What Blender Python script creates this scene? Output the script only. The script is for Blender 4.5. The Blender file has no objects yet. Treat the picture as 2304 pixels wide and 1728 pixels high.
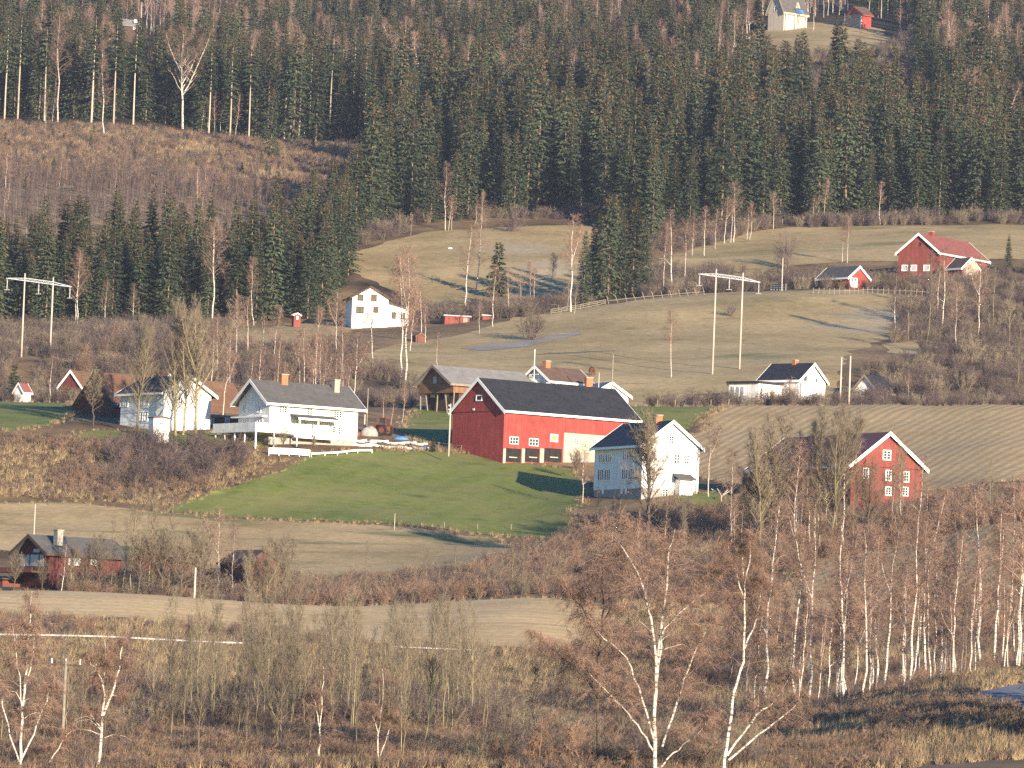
import bpy, math, random
import numpy as np
from mathutils import Vector, Matrix, geometry

# ------------------------------------------------------------------ camera, world, sun, exposure
S = bpy.context.scene
COL = S.collection
F_PX, PITCH, ROLL = 13600.0, math.radians(3.31), math.radians(2.3)
cam_data = bpy.data.cameras.new('camera')
cam_data.sensor_width = 36.0
cam_data.lens = F_PX / 2304 * 36.0
cam_data.clip_start, cam_data.clip_end = 1.0, 20000.0
cam = bpy.data.objects.new('camera', cam_data)
COL.objects.link(cam)
cam.matrix_world = Matrix.Rotation(math.radians(90) + PITCH, 4, 'X') @ Matrix.Rotation(ROLL, 4, 'Z')
S.camera = cam

SUN_AZ, SUN_EL = math.radians(27), math.radians(10.8)     # to the right of straight behind the camera
sun_vec = Vector((math.sin(SUN_AZ) * math.cos(SUN_EL), -math.cos(SUN_AZ) * math.cos(SUN_EL), math.sin(SUN_EL)))
w = bpy.data.worlds.new('World'); S.world = w; w.use_nodes = True
nt = w.node_tree; nt.nodes.clear()
sky = nt.nodes.new('ShaderNodeTexSky'); sky.sky_type = 'NISHITA'; sky.sun_disc = False
sky.sun_elevation = SUN_EL; sky.sun_rotation = math.pi - SUN_AZ
sky.air_density = 1.3; sky.dust_density = 0.3; sky.ozone_density = 4.0
bg = nt.nodes.new('ShaderNodeBackground'); bg.inputs['Strength'].default_value = 0.12
out = nt.nodes.new('ShaderNodeOutputWorld')
hsv = nt.nodes.new('ShaderNodeHueSaturation'); hsv.inputs['Saturation'].default_value = 1.45; hsv.inputs['Hue'].default_value = .515
nt.links.new(sky.outputs[0], hsv.inputs['Color']); nt.links.new(hsv.outputs[0], bg.inputs[0]); nt.links.new(bg.outputs[0], out.inputs[0])
sun_data = bpy.data.lights.new('sun', 'SUN'); sun_data.energy = 5.0; sun_data.angle = math.radians(0.5)
sun_data.color = (1.0, 0.83, 0.63)
sun = bpy.data.objects.new('sun', sun_data); COL.objects.link(sun)
sun.rotation_euler = (-sun_vec).to_track_quat('-Z', 'Y').to_euler()
sun.location = (200, -100, 300)
S.view_settings.view_transform = 'Standard'; S.view_settings.look = 'None'
S.view_settings.exposure = 1.42; S.view_settings.gamma = 1.0
S.view_settings.use_curve_mapping = False
S.cycles.use_denoising = False
S.cycles.max_bounces = 5; S.cycles.diffuse_bounces = 3; S.cycles.glossy_bounces = 2
S.cycles.transmission_bounces = 2; S.cycles.volume_bounces = 0; S.cycles.transparent_max_bounces = 4

HAZE = 0.000036
rs = np.random.RandomState(7)
random.seed(5)

# ------------------------------------------------------------------ the lens: photo pixels to directions
def ray(px, py):
    x = (np.asarray(px, float) - 1152) / F_PX; y = (864 - np.asarray(py, float)) / F_PX
    xr = x * math.cos(ROLL) - y * math.sin(ROLL); yr = x * math.sin(ROLL) + y * math.cos(ROLL)
    Y = math.cos(PITCH) - yr * math.sin(PITCH); Z = yr * math.cos(PITCH) + math.sin(PITCH)
    return xr / Y, Z / Y

# ------------------------------------------------------------------ node materials
def new_mat(name):
    m = bpy.data.materials.new(name); m.use_nodes = True
    t = m.node_tree; b = t.nodes['Principled BSDF']
    b.inputs['Specular IOR Level'].default_value = 0.15
    return m, t, b

def N(t, kind, **kw):
    n = t.nodes.new('ShaderNode' + kind)
    for k, v in kw.items():
        if k in n.inputs: n.inputs[k].default_value = v
        else: setattr(n, k, v)
    return n

def c4(c): return (c[0], c[1], c[2], 1)

def noise_ramp(t, cols, scale, detail=5, vec=None, lo=.35, hi=.65, rough=.6, stretch=None):
    if vec is None:
        tc = N(t, 'TexCoord'); vec = tc.outputs['Object']
    if stretch:
        mp = N(t, 'Mapping'); mp.inputs['Scale'].default_value = stretch
        t.links.new(vec, mp.inputs['Vector']); vec = mp.outputs[0]
    n = N(t, 'TexNoise', Scale=scale, Detail=detail, Roughness=rough)
    t.links.new(vec, n.inputs['Vector'])
    r = N(t, 'ValToRGB'); e = r.color_ramp.elements
    while len(e) < len(cols): e.new(.5)
    for i, c in enumerate(cols):
        e[i].position = lo + (hi - lo) * i / max(1, len(cols) - 1); e[i].color = c4(c)
    t.links.new(n.outputs['Fac'], r.inputs['Fac'])
    return r.outputs['Color'], n.outputs['Fac']

def mixc(t, a, b, fac, blend='MIX'):
    m = N(t, 'Mix', data_type='RGBA', blend_type=blend)
    for sock, v in ((m.inputs[6], a), (m.inputs[7], b), (m.inputs[0], fac)):
        if isinstance(v, (tuple, list)): sock.default_value = c4(v)
        elif isinstance(v, (int, float)): sock.default_value = v
        else: t.links.new(v, sock)
    return m.outputs[2]

def mathn(t, op, a, b=0.0, clamp=False):
    m = N(t, 'Math', operation=op, use_clamp=clamp)
    for i, v in enumerate((a, b)):
        if isinstance(v, (int, float)): m.inputs[i].default_value = v
        else: t.links.new(v, m.inputs[i])
    return m.outputs[0]

def bump(t, b, h, strength, dist):
    n = N(t, 'Bump', Strength=strength, Distance=dist)
    t.links.new(h, n.inputs['Height']); t.links.new(n.outputs[0], b.inputs['Normal'])

def mat(name, cols, scale=4.0, rough=.85, bmp=0.0, bdist=.02, rand=0.0, spec=.15, stretch=None, hue=0.0, lo=.35, hi=.65, metal=0.0):
    m, t, b = new_mat(name)
    if len(cols) == 1:
        b.inputs['Base Color'].default_value = c4(cols[0]); col = None
        nz = None
    else:
        col, nz = noise_ramp(t, cols, scale, stretch=stretch, lo=lo, hi=hi)
    if rand and col is not None:
        oi = N(t, 'ObjectInfo'); hs = N(t, 'HueSaturation')
        t.links.new(col, hs.inputs['Color'])
        t.links.new(mathn(t, 'MULTIPLY_ADD', oi.outputs['Random'], rand * 2), hs.inputs['Value'])
        hs.inputs['Value'].links[0].from_node.inputs[2].default_value = 1 - rand
        if hue:
            h = mathn(t, 'MULTIPLY_ADD', oi.outputs['Random'], hue * 2)
            h.node.inputs[2].default_value = .5 - hue
            t.links.new(h, hs.inputs['Hue'])
        col = hs.outputs[0]
    if col is not None: t.links.new(col, b.inputs['Base Color'])
    b.inputs['Roughness'].default_value = rough
    b.inputs['Specular IOR Level'].default_value = spec
    b.inputs['Metallic'].default_value = metal
    if bmp and nz is not None: bump(t, b, nz, bmp, bdist)
    return m

def boards(name, c1, c2, period=.16, rough=.75, depth=.6):
    """vertical boarding: fine joints and per-board tone, along whichever wall direction"""
    m, t, b = new_mat(name)
    tc = N(t, 'TexCoord'); sp = N(t, 'SeparateXYZ'); t.links.new(tc.outputs['Object'], sp.inputs[0])
    s = mathn(t, 'ADD', sp.outputs[0], sp.outputs[1])
    s = mathn(t, 'DIVIDE', s, period)
    fl = mathn(t, 'FLOOR', s); fr = mathn(t, 'FRACT', s)
    wn = N(t, 'TexWhiteNoise', noise_dimensions='1D'); t.links.new(fl, wn.inputs['W'])
    col, nz = noise_ramp(t, [c1, c2], 1.3, stretch=(1, 1, .35), lo=.3, hi=.7)
    v = mathn(t, 'MULTIPLY_ADD', wn.outputs['Value'], .22); v.node.inputs[2].default_value = .89
    hs = N(t, 'HueSaturation'); t.links.new(col, hs.inputs['Color']); t.links.new(v, hs.inputs['Value'])
    c3, _n3 = noise_ramp(t, [(.74, .74, .76), (1.0, 1.0, 1.0), (1.12, 1.1, 1.08)], .33, detail=7, lo=.32, hi=.68)
    hs_out = mixc(t, hs.outputs[0], c3, .55, 'MULTIPLY')
    joint = mathn(t, 'LESS_THAN', fr, .12)
    col = mixc(t, hs_out, tuple(x * .55 for x in c1), mathn(t, 'MULTIPLY', joint, .6))
    t.links.new(col, b.inputs['Base Color']); b.inputs['Roughness'].default_value = rough
    bump(t, b, mathn(t, 'MULTIPLY', joint, -1.0), depth, .02)
    return m

M = {}
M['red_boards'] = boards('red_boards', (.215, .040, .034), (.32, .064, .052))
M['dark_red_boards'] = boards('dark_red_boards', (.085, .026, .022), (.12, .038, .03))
M['dull_red'] = boards('dull_red', (.15, .042, .034), (.235, .064, .050))
M['faded_red'] = boards('faded_red', (.12, .046, .038), (.16, .062, .050))
M['white_boards'] = boards('white_boards', (.70, .685, .65), (.78, .765, .73), depth=.35)
M['log_brown'] = boards('log_brown', (.16, .085, .045), (.24, .13, .07), period=.22)
M['grey_boards'] = boards('grey_boards', (.22, .19, .16), (.30, .26, .22), period=.2)
M['cream_render'] = mat('cream_render', [(.40, .33, .235), (.46, .385, .28)], .8)
M['beige_boards'] = boards('beige_boards', (.42, .37, .30), (.50, .44, .36), period=.2)
M['white_paint'] = mat('white_paint', [(.74, .73, .70), (.82, .81, .78)], 2.0, .6)
M['grey_stone'] = mat('grey_stone', [(.16, .15, .14), (.32, .30, .27), (.22, .2, .19)], 2.5, bmp=.5, bdist=.05)
M['concrete'] = mat('concrete', [(.27, .245, .20), (.34, .31, .26)], 1.2)
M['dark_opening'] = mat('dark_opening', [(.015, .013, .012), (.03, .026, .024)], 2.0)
M['glass'] = mat('glass', [(.02, .025, .03), (.05, .055, .06)], 3.0, .12, spec=.5)
M['curtain_glass'] = mat('curtain_glass', [(.30, .32, .33), (.42, .43, .44)], 5.0, .2, spec=.5)
M['yellow_pane'] = mat('yellow_pane', [(.42, .26, .05), (.55, .36, .09)], 2.0, .4)
def roofing(name, c1, c2, course=.35, bmp=.5, rough=.8, moss=None):
    m, t, b = new_mat(name)
    tc = N(t, 'TexCoord'); sp = N(t, 'SeparateXYZ'); t.links.new(tc.outputs['Object'], sp.inputs[0])
    f = mathn(t, 'FRACT', mathn(t, 'DIVIDE', sp.outputs[2], course))
    col, nz = noise_ramp(t, [c1, c2], .9, detail=8, lo=.3, hi=.7)
    c2_, nz2 = noise_ramp(t, [(.75, .75, .75), (1.1, 1.1, 1.1)], 6.0)
    col = mixc(t, col, c2_, .55, 'MULTIPLY')
    if moss is not None:
        _, mz = noise_ramp(t, [c1, c2], .35, detail=7)
        mk = mathn(t, 'MULTIPLY', mathn(t, 'SUBTRACT', mz, .5, True), 4.0, True)
        col = mixc(t, col, moss, mk)
    t.links.new(col, b.inputs['Base Color']); b.inputs['Roughness'].default_value = rough
    bump(t, b, f, bmp, .03)
    return m
M['black_roof'] = roofing('black_roof', (.020, .021, .024), (.034, .034, .038), rough=.7)
M['grey_roof'] = roofing('grey_roof', (.075, .072, .068), (.11, .105, .098))
M['slate_roof'] = roofing('slate_roof', (.15, .145, .14), (.22, .21, .195), moss=(.16, .15, .10))
M['rust_roof'] = roofing('rust_roof', (.115, .062, .038), (.155, .084, .05), moss=(.15, .11, .06))
M['brown_roof'] = roofing('brown_roof', (.085, .055, .042), (.13, .085, .062))
M['red_tile'] = roofing('red_tile', (.17, .062, .052), (.23, .085, .068))
M['purple_tile'] = roofing('purple_tile', (.15, .062, .060), (.19, .082, .076))
M['tin_roof'] = roofing('tin_roof', (.10, .13, .14), (.16, .19, .20), rough=.5)
M['brick'] = mat('brick', [(.30, .11, .055), (.40, .16, .085)], 6.0)
M['dark_timber'] = mat('dark_timber', [(.05, .035, .025), (.09, .06, .042)], 3.0)
M['pole_wood'] = mat('pole_wood', [(.36, .32, .26), (.47, .42, .35)], 1.0, stretch=(1, 1, .15))
M['grey_wood'] = mat('grey_wood', [(.17, .145, .115), (.25, .215, .175)], 3.0)
M['galv'] = mat('galv', [(.48, .50, .52), (.60, .61, .62)], 3.0, .5, metal=.3)
M['frost_rail'] = mat('frost_rail', [(.34, .35, .37), (.46, .46, .48)], 2.0, .5)
M['insulator'] = mat('insulator', [(.45, .45, .44), (.55, .55, .54)], 6.0, .3)
M['birch_log'] = mat('birch_log', [(.62, .56, .48), (.75, .70, .62)], 3.0, rand=.15)
M['orange_paint'] = mat('orange_paint', [(.16, .045, .025), (.22, .06, .03)], 3.0, .45, spec=.4)
M['rubber'] = mat('rubber', [(.02, .02, .02), (.035, .033, .03)], 6.0)
M['grey_tarp'] = mat('grey_tarp', [(.24, .22, .20), (.32, .30, .27)], 2.0)
M['blue_tarp'] = mat('blue_tarp', [(.05, .15, .32), (.08, .20, .40)], 1.5, .5)
M['horse_coat'] = mat('horse_coat', [(.085, .032, .018), (.12, .048, .026)], 4.0, .6)
M['horse_hair'] = mat('horse_hair', [(.02, .012, .009), (.035, .02, .014)], 6.0)
M['trunk_spruce'] = mat('trunk_spruce', [(.12, .085, .06), (.20, .15, .11)], 3.0, stretch=(1, 1, .3), rand=.2)
M['trunk_pale'] = mat('trunk_pale', [(.29, .245, .19), (.43, .365, .285)], 2.0, stretch=(1, 1, .3), rand=.2)
M['birch_bark'] = mat('birch_bark', [(.07, .055, .05), (.40, .355, .30), (.54, .49, .42)], 2.4, stretch=(.6, .6, 3.0), lo=.38, hi=.54, rand=.18)
M['sapling_bark'] = mat('sapling_bark', [(.15, .115, .095), (.26, .21, .18)], 2.0, stretch=(.6, .6, 2.0), rand=.3)
M['aspen_bark'] = mat('aspen_bark', [(.13, .11, .062), (.25, .215, .125)], 2.0, stretch=(1, 1, .6), rand=.3)
M['dark_bark'] = mat('dark_bark', [(.055, .042, .034), (.11, .085, .065)], 3.0, rand=.2)
M['birch_twig'] = mat('birch_twig', [(.18, .115, .085), (.285, .188, .142)], 1.2, rand=.25)
M['grey_twig'] = mat('grey_twig', [(.14, .112, .075), (.23, .185, .125)], 1.2, rand=.25)
M['purple_twig'] = mat('purple_twig', [(.090, .066, .060), (.155, .115, .10)], 1.2, rand=.28)
M['red_twig'] = mat('red_twig', [(.175, .112, .075), (.275, .178, .122)], 1.2, rand=.25)
M['dry_grass'] = mat('dry_grass', [(.28, .20, .10), (.41, .305, .165)], 2.0, rand=.25)
M['heather'] = mat('heather', [(.155, .10, .066), (.25, .17, .112)], 2.0, rand=.3)
def needle_mat(name, c1, c2):
    m, t, b = new_mat(name)
    col, nz = noise_ramp(t, [c1, c2], 1.6, lo=.3, hi=.7)
    oi = N(t, 'ObjectInfo'); hs = N(t, 'HueSaturation'); t.links.new(col, hs.inputs['Color'])
    v = mathn(t, 'MULTIPLY_ADD', oi.outputs['Random'], .8); v.node.inputs[2].default_value = .6
    h = mathn(t, 'MULTIPLY_ADD', oi.outputs['Random'], -.03); h.node.inputs[2].default_value = .51
    t.links.new(v, hs.inputs['Value']); t.links.new(h, hs.inputs['Hue'])
    t.links.new(hs.outputs[0], b.inputs['Base Color']); b.inputs['Roughness'].default_value = .7
    return m
M['needles'] = needle_mat('needles', (.024, .040, .022), (.062, .080, .042))
M['cones'] = needle_mat('cones', (.105, .068, .032), (.15, .098, .045))
# ------------------------------------------------------------------ terrain height field
def vnoise(x, y, seed=0):
    x = np.asarray(x, float); y = np.asarray(y, float)
    xi = np.floor(x).astype(np.int64); yi = np.floor(y).astype(np.int64); fx = x - xi; fy = y - yi
    def h(a, b):
        n = (a * 374761393 + b * 668265263 + seed * 974634777) & 0x7fffffff
        n = ((n ^ (n >> 13)) * 1274126177) & 0x7fffffff
        return ((n ^ (n >> 16)) & 0xffff) / 32767.5 - 1
    u = fx * fx * (3 - 2 * fx); v = fy * fy * (3 - 2 * fy)
    return (h(xi, yi) * (1 - u) + h(xi + 1, yi) * u) * (1 - v) + (h(xi, yi + 1) * (1 - u) + h(xi + 1, yi + 1) * u) * v

PXC = [0, 300, 600, 900, 1200, 1500, 1800, 2050, 2304]
ROWS = [
 (340, [1745, 1745, 1745, 1750, 1760, 1765, 1762, 1735, 1715]),
 (400, [1650, 1650, 1645, 1650, 1660, 1665, 1640, 1590, 1560]),
 (425, [1612, 1612, 1610, 1618, 1632, 1640, 1597, 1545, 1492]),
 (455, [1570, 1575, 1575, 1583, 1600, 1615, 1598, 1556, 1512]),
 (520, [1480, 1490, 1500, 1510, 1530, 1560, 1562, 1528, 1490]),
 (560, [1420, 1430, 1445, 1450, 1458, 1490, 1500, 1480, 1450]),
 (620, [1328, 1341, 1366, 1373, 1362, 1395, 1410, 1390, 1370]),
 (650, [1333, 1345, 1362, 1352, 1333, 1340, 1350, 1320, 1290]),
 (700, [1290, 1290, 1300, 1290, 1262, 1262, 1262, 1230, 1172]),
 (740, [1195, 1200, 1212, 1218, 1218, 1190, 1172, 1150, 1130]),
 (765, [1130, 1140, 1155, 1160, 1163, 1120, 1125, 1110, 1085]),
 (790, [1040, 1056, 1052, 1082, 1100, 1090, 1082, 1065, 1045]),
 (815, [958, 972, 977, 1010, 1037, 1058, 1040, 1020, 1000]),
 (850, [918, 926, 940, 958, 972, 985, 968, 955, 945]),
 (880, [904, 907, 914, 919, 919, 917, 914, 914, 914]),
 (910, [905, 905, 907, 907, 910, 921, 921, 921, 921]),
 (960, [805, 808, 828, 850, 852, 850, 832, 842, 855]),
 (1050, [748, 745, 750, 762, 752, 742, 737, 742, 748]),
 (1100, [728, 724, 724, 722, 702, 674, 661, 661, 668]),
 (1130, [706, 702, 702, 706, 690, 664, 650, 648, 650]),
 (1160, [665, 662, 662, 668, 666, 650, 640, 636, 634]),
 (1200, [590, 590, 598, 605, 592, 597, 582, 572, 572]),
 (1265, [490, 495, 528, 518, 504, 522, 520, 512, 512]),
 (1350, [400, 410, 440, 430, 420, 430, 440, 445, 450]),
 (1480, [278, 285, 312, 318, 320, 320, 330, 335, 340]),
 (1600, [195, 205, 215, 225, 190, 170, 128, 138, 180]),
 (1700, [130, 140, 150, 150, 115, 90, 60, 64, 90]),
 (1850, [40, 50, 60, 60, 40, 10, -20, -20, 0]),
 (2100, [-90, -90, -85, -85, -95, -110, -120, -120, -110]),
 (2500, [-190, -190, -190, -190, -195, -200, -200, -200, -200])]
AG = np.linspace(-.30, .30, 241)
def cub(xk, yk, x):
    x = np.clip(x, xk[0], xk[-1]); i = np.clip(np.searchsorted(xk, x) - 1, 0, len(xk) - 2)
    d = np.gradient(yk, xk); d[0] = d[-1] = 0
    h = xk[i + 1] - xk[i]; t = (x - xk[i]) / h
    return ((1 + 2 * t) * (1 - t)**2 * yk[i] + t * (1 - t)**2 * h * d[i] + t * t * (3 - 2 * t) * yk[i + 1] + t * t * (t - 1) * h * d[i + 1])
ZT, YT = [], []
for Y, pys in ROWS:
    a, b = ray(np.array(PXC), np.array(pys)); ZT.append(cub(a, b * Y, AG)); YT.append(Y)
near = ZT[0].mean()
ZT = [np.full(241, -2.4), np.full(241, -8.0), np.full(241, -6.0) * .5 + .5 * (near - 6)] + ZT
YT = [-200., 60., 220.] + YT
ZT.append(ZT[-1] + 18); YT.append(2900.)
ZT = np.array(ZT); YT = np.array(YT, float)
hY = np.diff(YT); dZ = np.diff(ZT, axis=0) / hY[:, None]
SL = np.zeros_like(ZT)
w1 = 2 * hY[1:] + hY[:-1]; w2 = hY[1:] + 2 * hY[:-1]
with np.errstate(divide='ignore', invalid='ignore'):
    hm = (w1 + w2)[:, None] / (w1[:, None] / dZ[:-1] + w2[:, None] / dZ[1:])
SL[1:-1] = np.where(dZ[:-1] * dZ[1:] > 0, hm, 0)

def base_h(x, y):
    x = np.asarray(x, float); y = np.asarray(y, float)
    a = np.clip(x / np.maximum(y, 320.), -.2999, .2999); fa = (a + .3) / .0025; j = np.floor(fa).astype(int); fa = fa - j
    yc = np.clip(y, YT[0], YT[-1] - .01); i = np.clip(np.searchsorted(YT, yc, side='right') - 1, 0, len(YT) - 2)
    h = hY[i]; t = (yc - YT[i]) / h
    c = [(1 + 2 * t) * (1 - t)**2, t * (1 - t)**2 * h, t * t * (3 - 2 * t), t * t * (t - 1) * h]
    r = 0
    for jj, wgt in ((j, 1 - fa), (np.minimum(j + 1, 240), fa)):
        r = r + wgt * (c[0] * ZT[i, jj] + c[1] * SL[i, jj] + c[2] * ZT[i + 1, jj] + c[3] * SL[i + 1, jj])
    return r + .28 * vnoise(x / 31, y / 31, 1) + .13 * vnoise(x / 9, y / 9, 2) + .05 * vnoise(x / 4, y / 4, 3)

xs = np.concatenate([np.arange(-700, -190, 20), np.arange(-190, -110, 5), np.arange(-110, 110, 2.0), np.arange(110, 190, 5), np.arange(190, 701, 20)])
ys = np.concatenate([np.arange(-200, 320, 20), np.arange(320, 340, 4), np.arange(340, 900, 2.0), np.arange(900, 1350, 3.0), np.arange(1350, 2000, 6.0), np.arange(2000, 2901, 20)])
GX, GY = np.meshgrid(xs, ys, indexing='ij')
GZ = base_h(GX, GY)

def H(x, y):
    x = np.clip(np.asarray(x, float), xs[0], xs[-1] - .01); y = np.clip(np.asarray(y, float), ys[0], ys[-1] - .01)
    i = np.searchsorted(xs, x, side='right') - 1; j = np.searchsorted(ys, y, side='right') - 1
    u = (x - xs[i]) / (xs[i + 1] - xs[i]); v = (y - ys[j]) / (ys[j + 1] - ys[j])
    z00, z10, z01, z11 = GZ[i, j], GZ[i + 1, j], GZ[i, j + 1], GZ[i + 1, j + 1]
    return np.where(u > v, z00 + u * (z10 - z00) + v * (z11 - z10), z00 + v * (z01 - z00) + u * (z11 - z01))

YS = np.arange(345., 2300., .7)
def hit(px, py, y0=345., y1=2300.):
    """first point of the ground seen through a photo pixel"""
    a, b = ray(px, py); Yq = YS[(YS >= y0) & (YS <= y1)]
    d = H(a * Yq, Yq) - b * Yq
    k = np.argmax(d >= 0)
    if d[k] < 0: k = len(Yq) - 1 if d[-1] < 0 else k
    Y = Yq[k]
    if k > 0 and d[k] >= 0:
        Y = Yq[k - 1] + (Yq[k] - Yq[k - 1]) * (-d[k - 1]) / (d[k] - d[k - 1] + 1e-9)
    return Vector((float(a * Y), float(Y), float(H(a * Y, Y))))

def at(px, Y, py=900):
    a, b = ray(px, py); return Vector((float(a * Y), float(Y), float(H(a * Y, Y))))

def wpt(px, py, Y):
    a, b = ray(px, py); return Vector((float(a * Y), float(Y), float(b * Y)))

# ------------------------------------------------------------------ object helpers
def tag(o, label=None, cat=None, group=None, kind=None):
    if label: o['label'] = label
    if cat: o['category'] = cat
    if group: o['group'] = group
    if kind: o['kind'] = kind
    return o

def link(name, data, parent=None):
    o = bpy.data.objects.new(name, data); COL.objects.link(o)
    if parent is not None: o.parent = parent
    return o

def empty(name, loc=(0, 0, 0), rz=0.0, sc=1.0, label=None, cat=None, group=None):
    o = link(name, None); o.location = loc; o.rotation_euler = (0, 0, rz); o.scale = (sc, sc, sc)
    o.empty_display_size = .5
    return tag(o, label, cat, group)

def np_mesh(name, V, T, mats=(), mi=None, smooth=False):
    me = bpy.data.meshes.new(name)
    V = np.asarray(V, np.float32); T = np.asarray(T, np.int32); n = len(T); k = T.shape[1]
    me.vertices.add(len(V)); me.vertices.foreach_set('co', V.ravel())
    me.loops.add(n * k); me.loops.foreach_set('vertex_index', T.ravel())
    me.polygons.add(n); me.polygons.foreach_set('loop_start', np.arange(0, n * k, k, dtype=np.int32))
    for m in mats: me.materials.append(m)
    if mi is not None: me.polygons.foreach_set('material_index', np.asarray(mi, np.int32))
    me.update(calc_edges=True)
    if smooth: me.polygons.foreach_set('use_smooth', np.ones(n, bool))
    return me

class MB:
    """collects boxes, prisms and tubes into one mesh"""
    def __init__(s): s.v, s.f = [], []
    def add(s, vs, fs):
        o = len(s.v); s.v += [tuple(v) for v in vs]; s.f += [tuple(i + o for i in f) for f in fs]; return s
    def box(s, x0, x1, y0, y1, z0, z1, mtx=None):
        vs = [Vector((x, y, z)) for z in (z0, z1) for y in (y0, y1) for x in (x0, x1)]
        if mtx: vs = [mtx @ v for v in vs]
        return s.add(vs, [(0, 2, 3, 1), (4, 5, 7, 6), (0, 1, 5, 4), (2, 6, 7, 3), (0, 4, 6, 2), (1, 3, 7, 5)])
    def beam(s, p, q, wx, wz, up=(0, 0, 1)):
        p, q = Vector(p), Vector(q); d = (q - p); L = d.length; d.normalize()
        sd = d.cross(Vector(up)); sd = sd.normalized() if sd.length > 1e-4 else Vector((1, 0, 0)); u = sd.cross(d)
        vs = []
        for c in (p, q):
            for a, b in ((-1, -1), (1, -1), (1, 1), (-1, 1)): vs.append(c + sd * a * wx / 2 + u * b * wz / 2)
        return s.add(vs, [(0, 1, 2, 3), (7, 6, 5, 4), (0, 4, 5, 1), (1, 5, 6, 2), (2, 6, 7, 3), (3, 7, 4, 0)])
    def tube(s, pts, rad, n=8, cap=True):
        pts = [Vector(p) for p in pts]; o = []; m = len(pts)
        if not isinstance(rad, (list, tuple)): rad = [rad] * m
        for i, p in enumerate(pts):
            d = (pts[min(i + 1, m - 1)] - pts[max(i - 1, 0)]).normalized()
            a = d.cross(Vector((0, 1, .2))); a = a.normalized() if a.length > 1e-3 else Vector((1, 0, 0)); b = d.cross(a)
            for k in range(n):
                t = 2 * math.pi * k / n; o.append(p + (a * math.cos(t) + b * math.sin(t)) * rad[i])
        fs = [(i * n + k, i * n + (k + 1) % n, (i + 1) * n + (k + 1) % n, (i + 1) * n + k) for i in range(m - 1) for k in range(n)]
        if cap: fs += [tuple(range(n))[::-1], tuple(range((m - 1) * n, m * n))]
        return s.add(o, fs)
    def ball(s, c, r, n=10, m=6):
        c = Vector(c); r = Vector(r) if isinstance(r, (tuple, list)) else Vector((r, r, r)); vs = []
        for i in range(m + 1):
            th = math.pi * i / m
            for k in range(n):
                ph = 2 * math.pi * k / n
                vs.append((c.x + r.x * math.sin(th) * math.cos(ph), c.y + r.y * math.sin(th) * math.sin(ph), c.z + r.z * math.cos(th)))
        return s.add(vs, [(i * n + k, (i + 1) * n + k, (i + 1) * n + (k + 1) % n, i * n + (k + 1) % n) for i in range(m) for k in range(n)])
    def build(s, name, m, parent=None, smooth=False):
        me = bpy.data.meshes.new(name); me.from_pydata(s.v, [], s.f); me.update()
        me.materials.append(M[m] if isinstance(m, str) else m)
        if smooth: me.polygons.foreach_set('use_smooth', np.ones(len(me.polygons), bool))
        return link(name, me, parent)

# ------------------------------------------------------------------ ground, fields, road
FROST_SHADE = [(1180, 560, 9), (1240, 600, 9), (1990, 715, 10), (1950, 740, 9), (330, 1570, 9), (270, 1600, 7), (400, 1500, 8),  # ground frost; on the hay meadows a pale tint standing for bluish shade
         (2240, 1560, 9), (1900, 1690, 12), (2050, 1700, 10), (1700, 1690, 10), (2100, 800, 7), (1700, 1560, 8), (1960, 1545, 8)]
frost_shade_pts = []
for px, py, r in FROST_SHADE:
    p = hit(px, py); frost_shade_pts.append((p.x, p.y, r))
def frost_shade_at(x, y):
    f = np.zeros_like(np.asarray(x, float))
    for fx, fy, r in frost_shade_pts: f = np.maximum(f, np.exp(-(((x - fx) / (r * 1.3))**2 + ((y - fy) / (r * 1.6))**2)))
    return f

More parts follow.
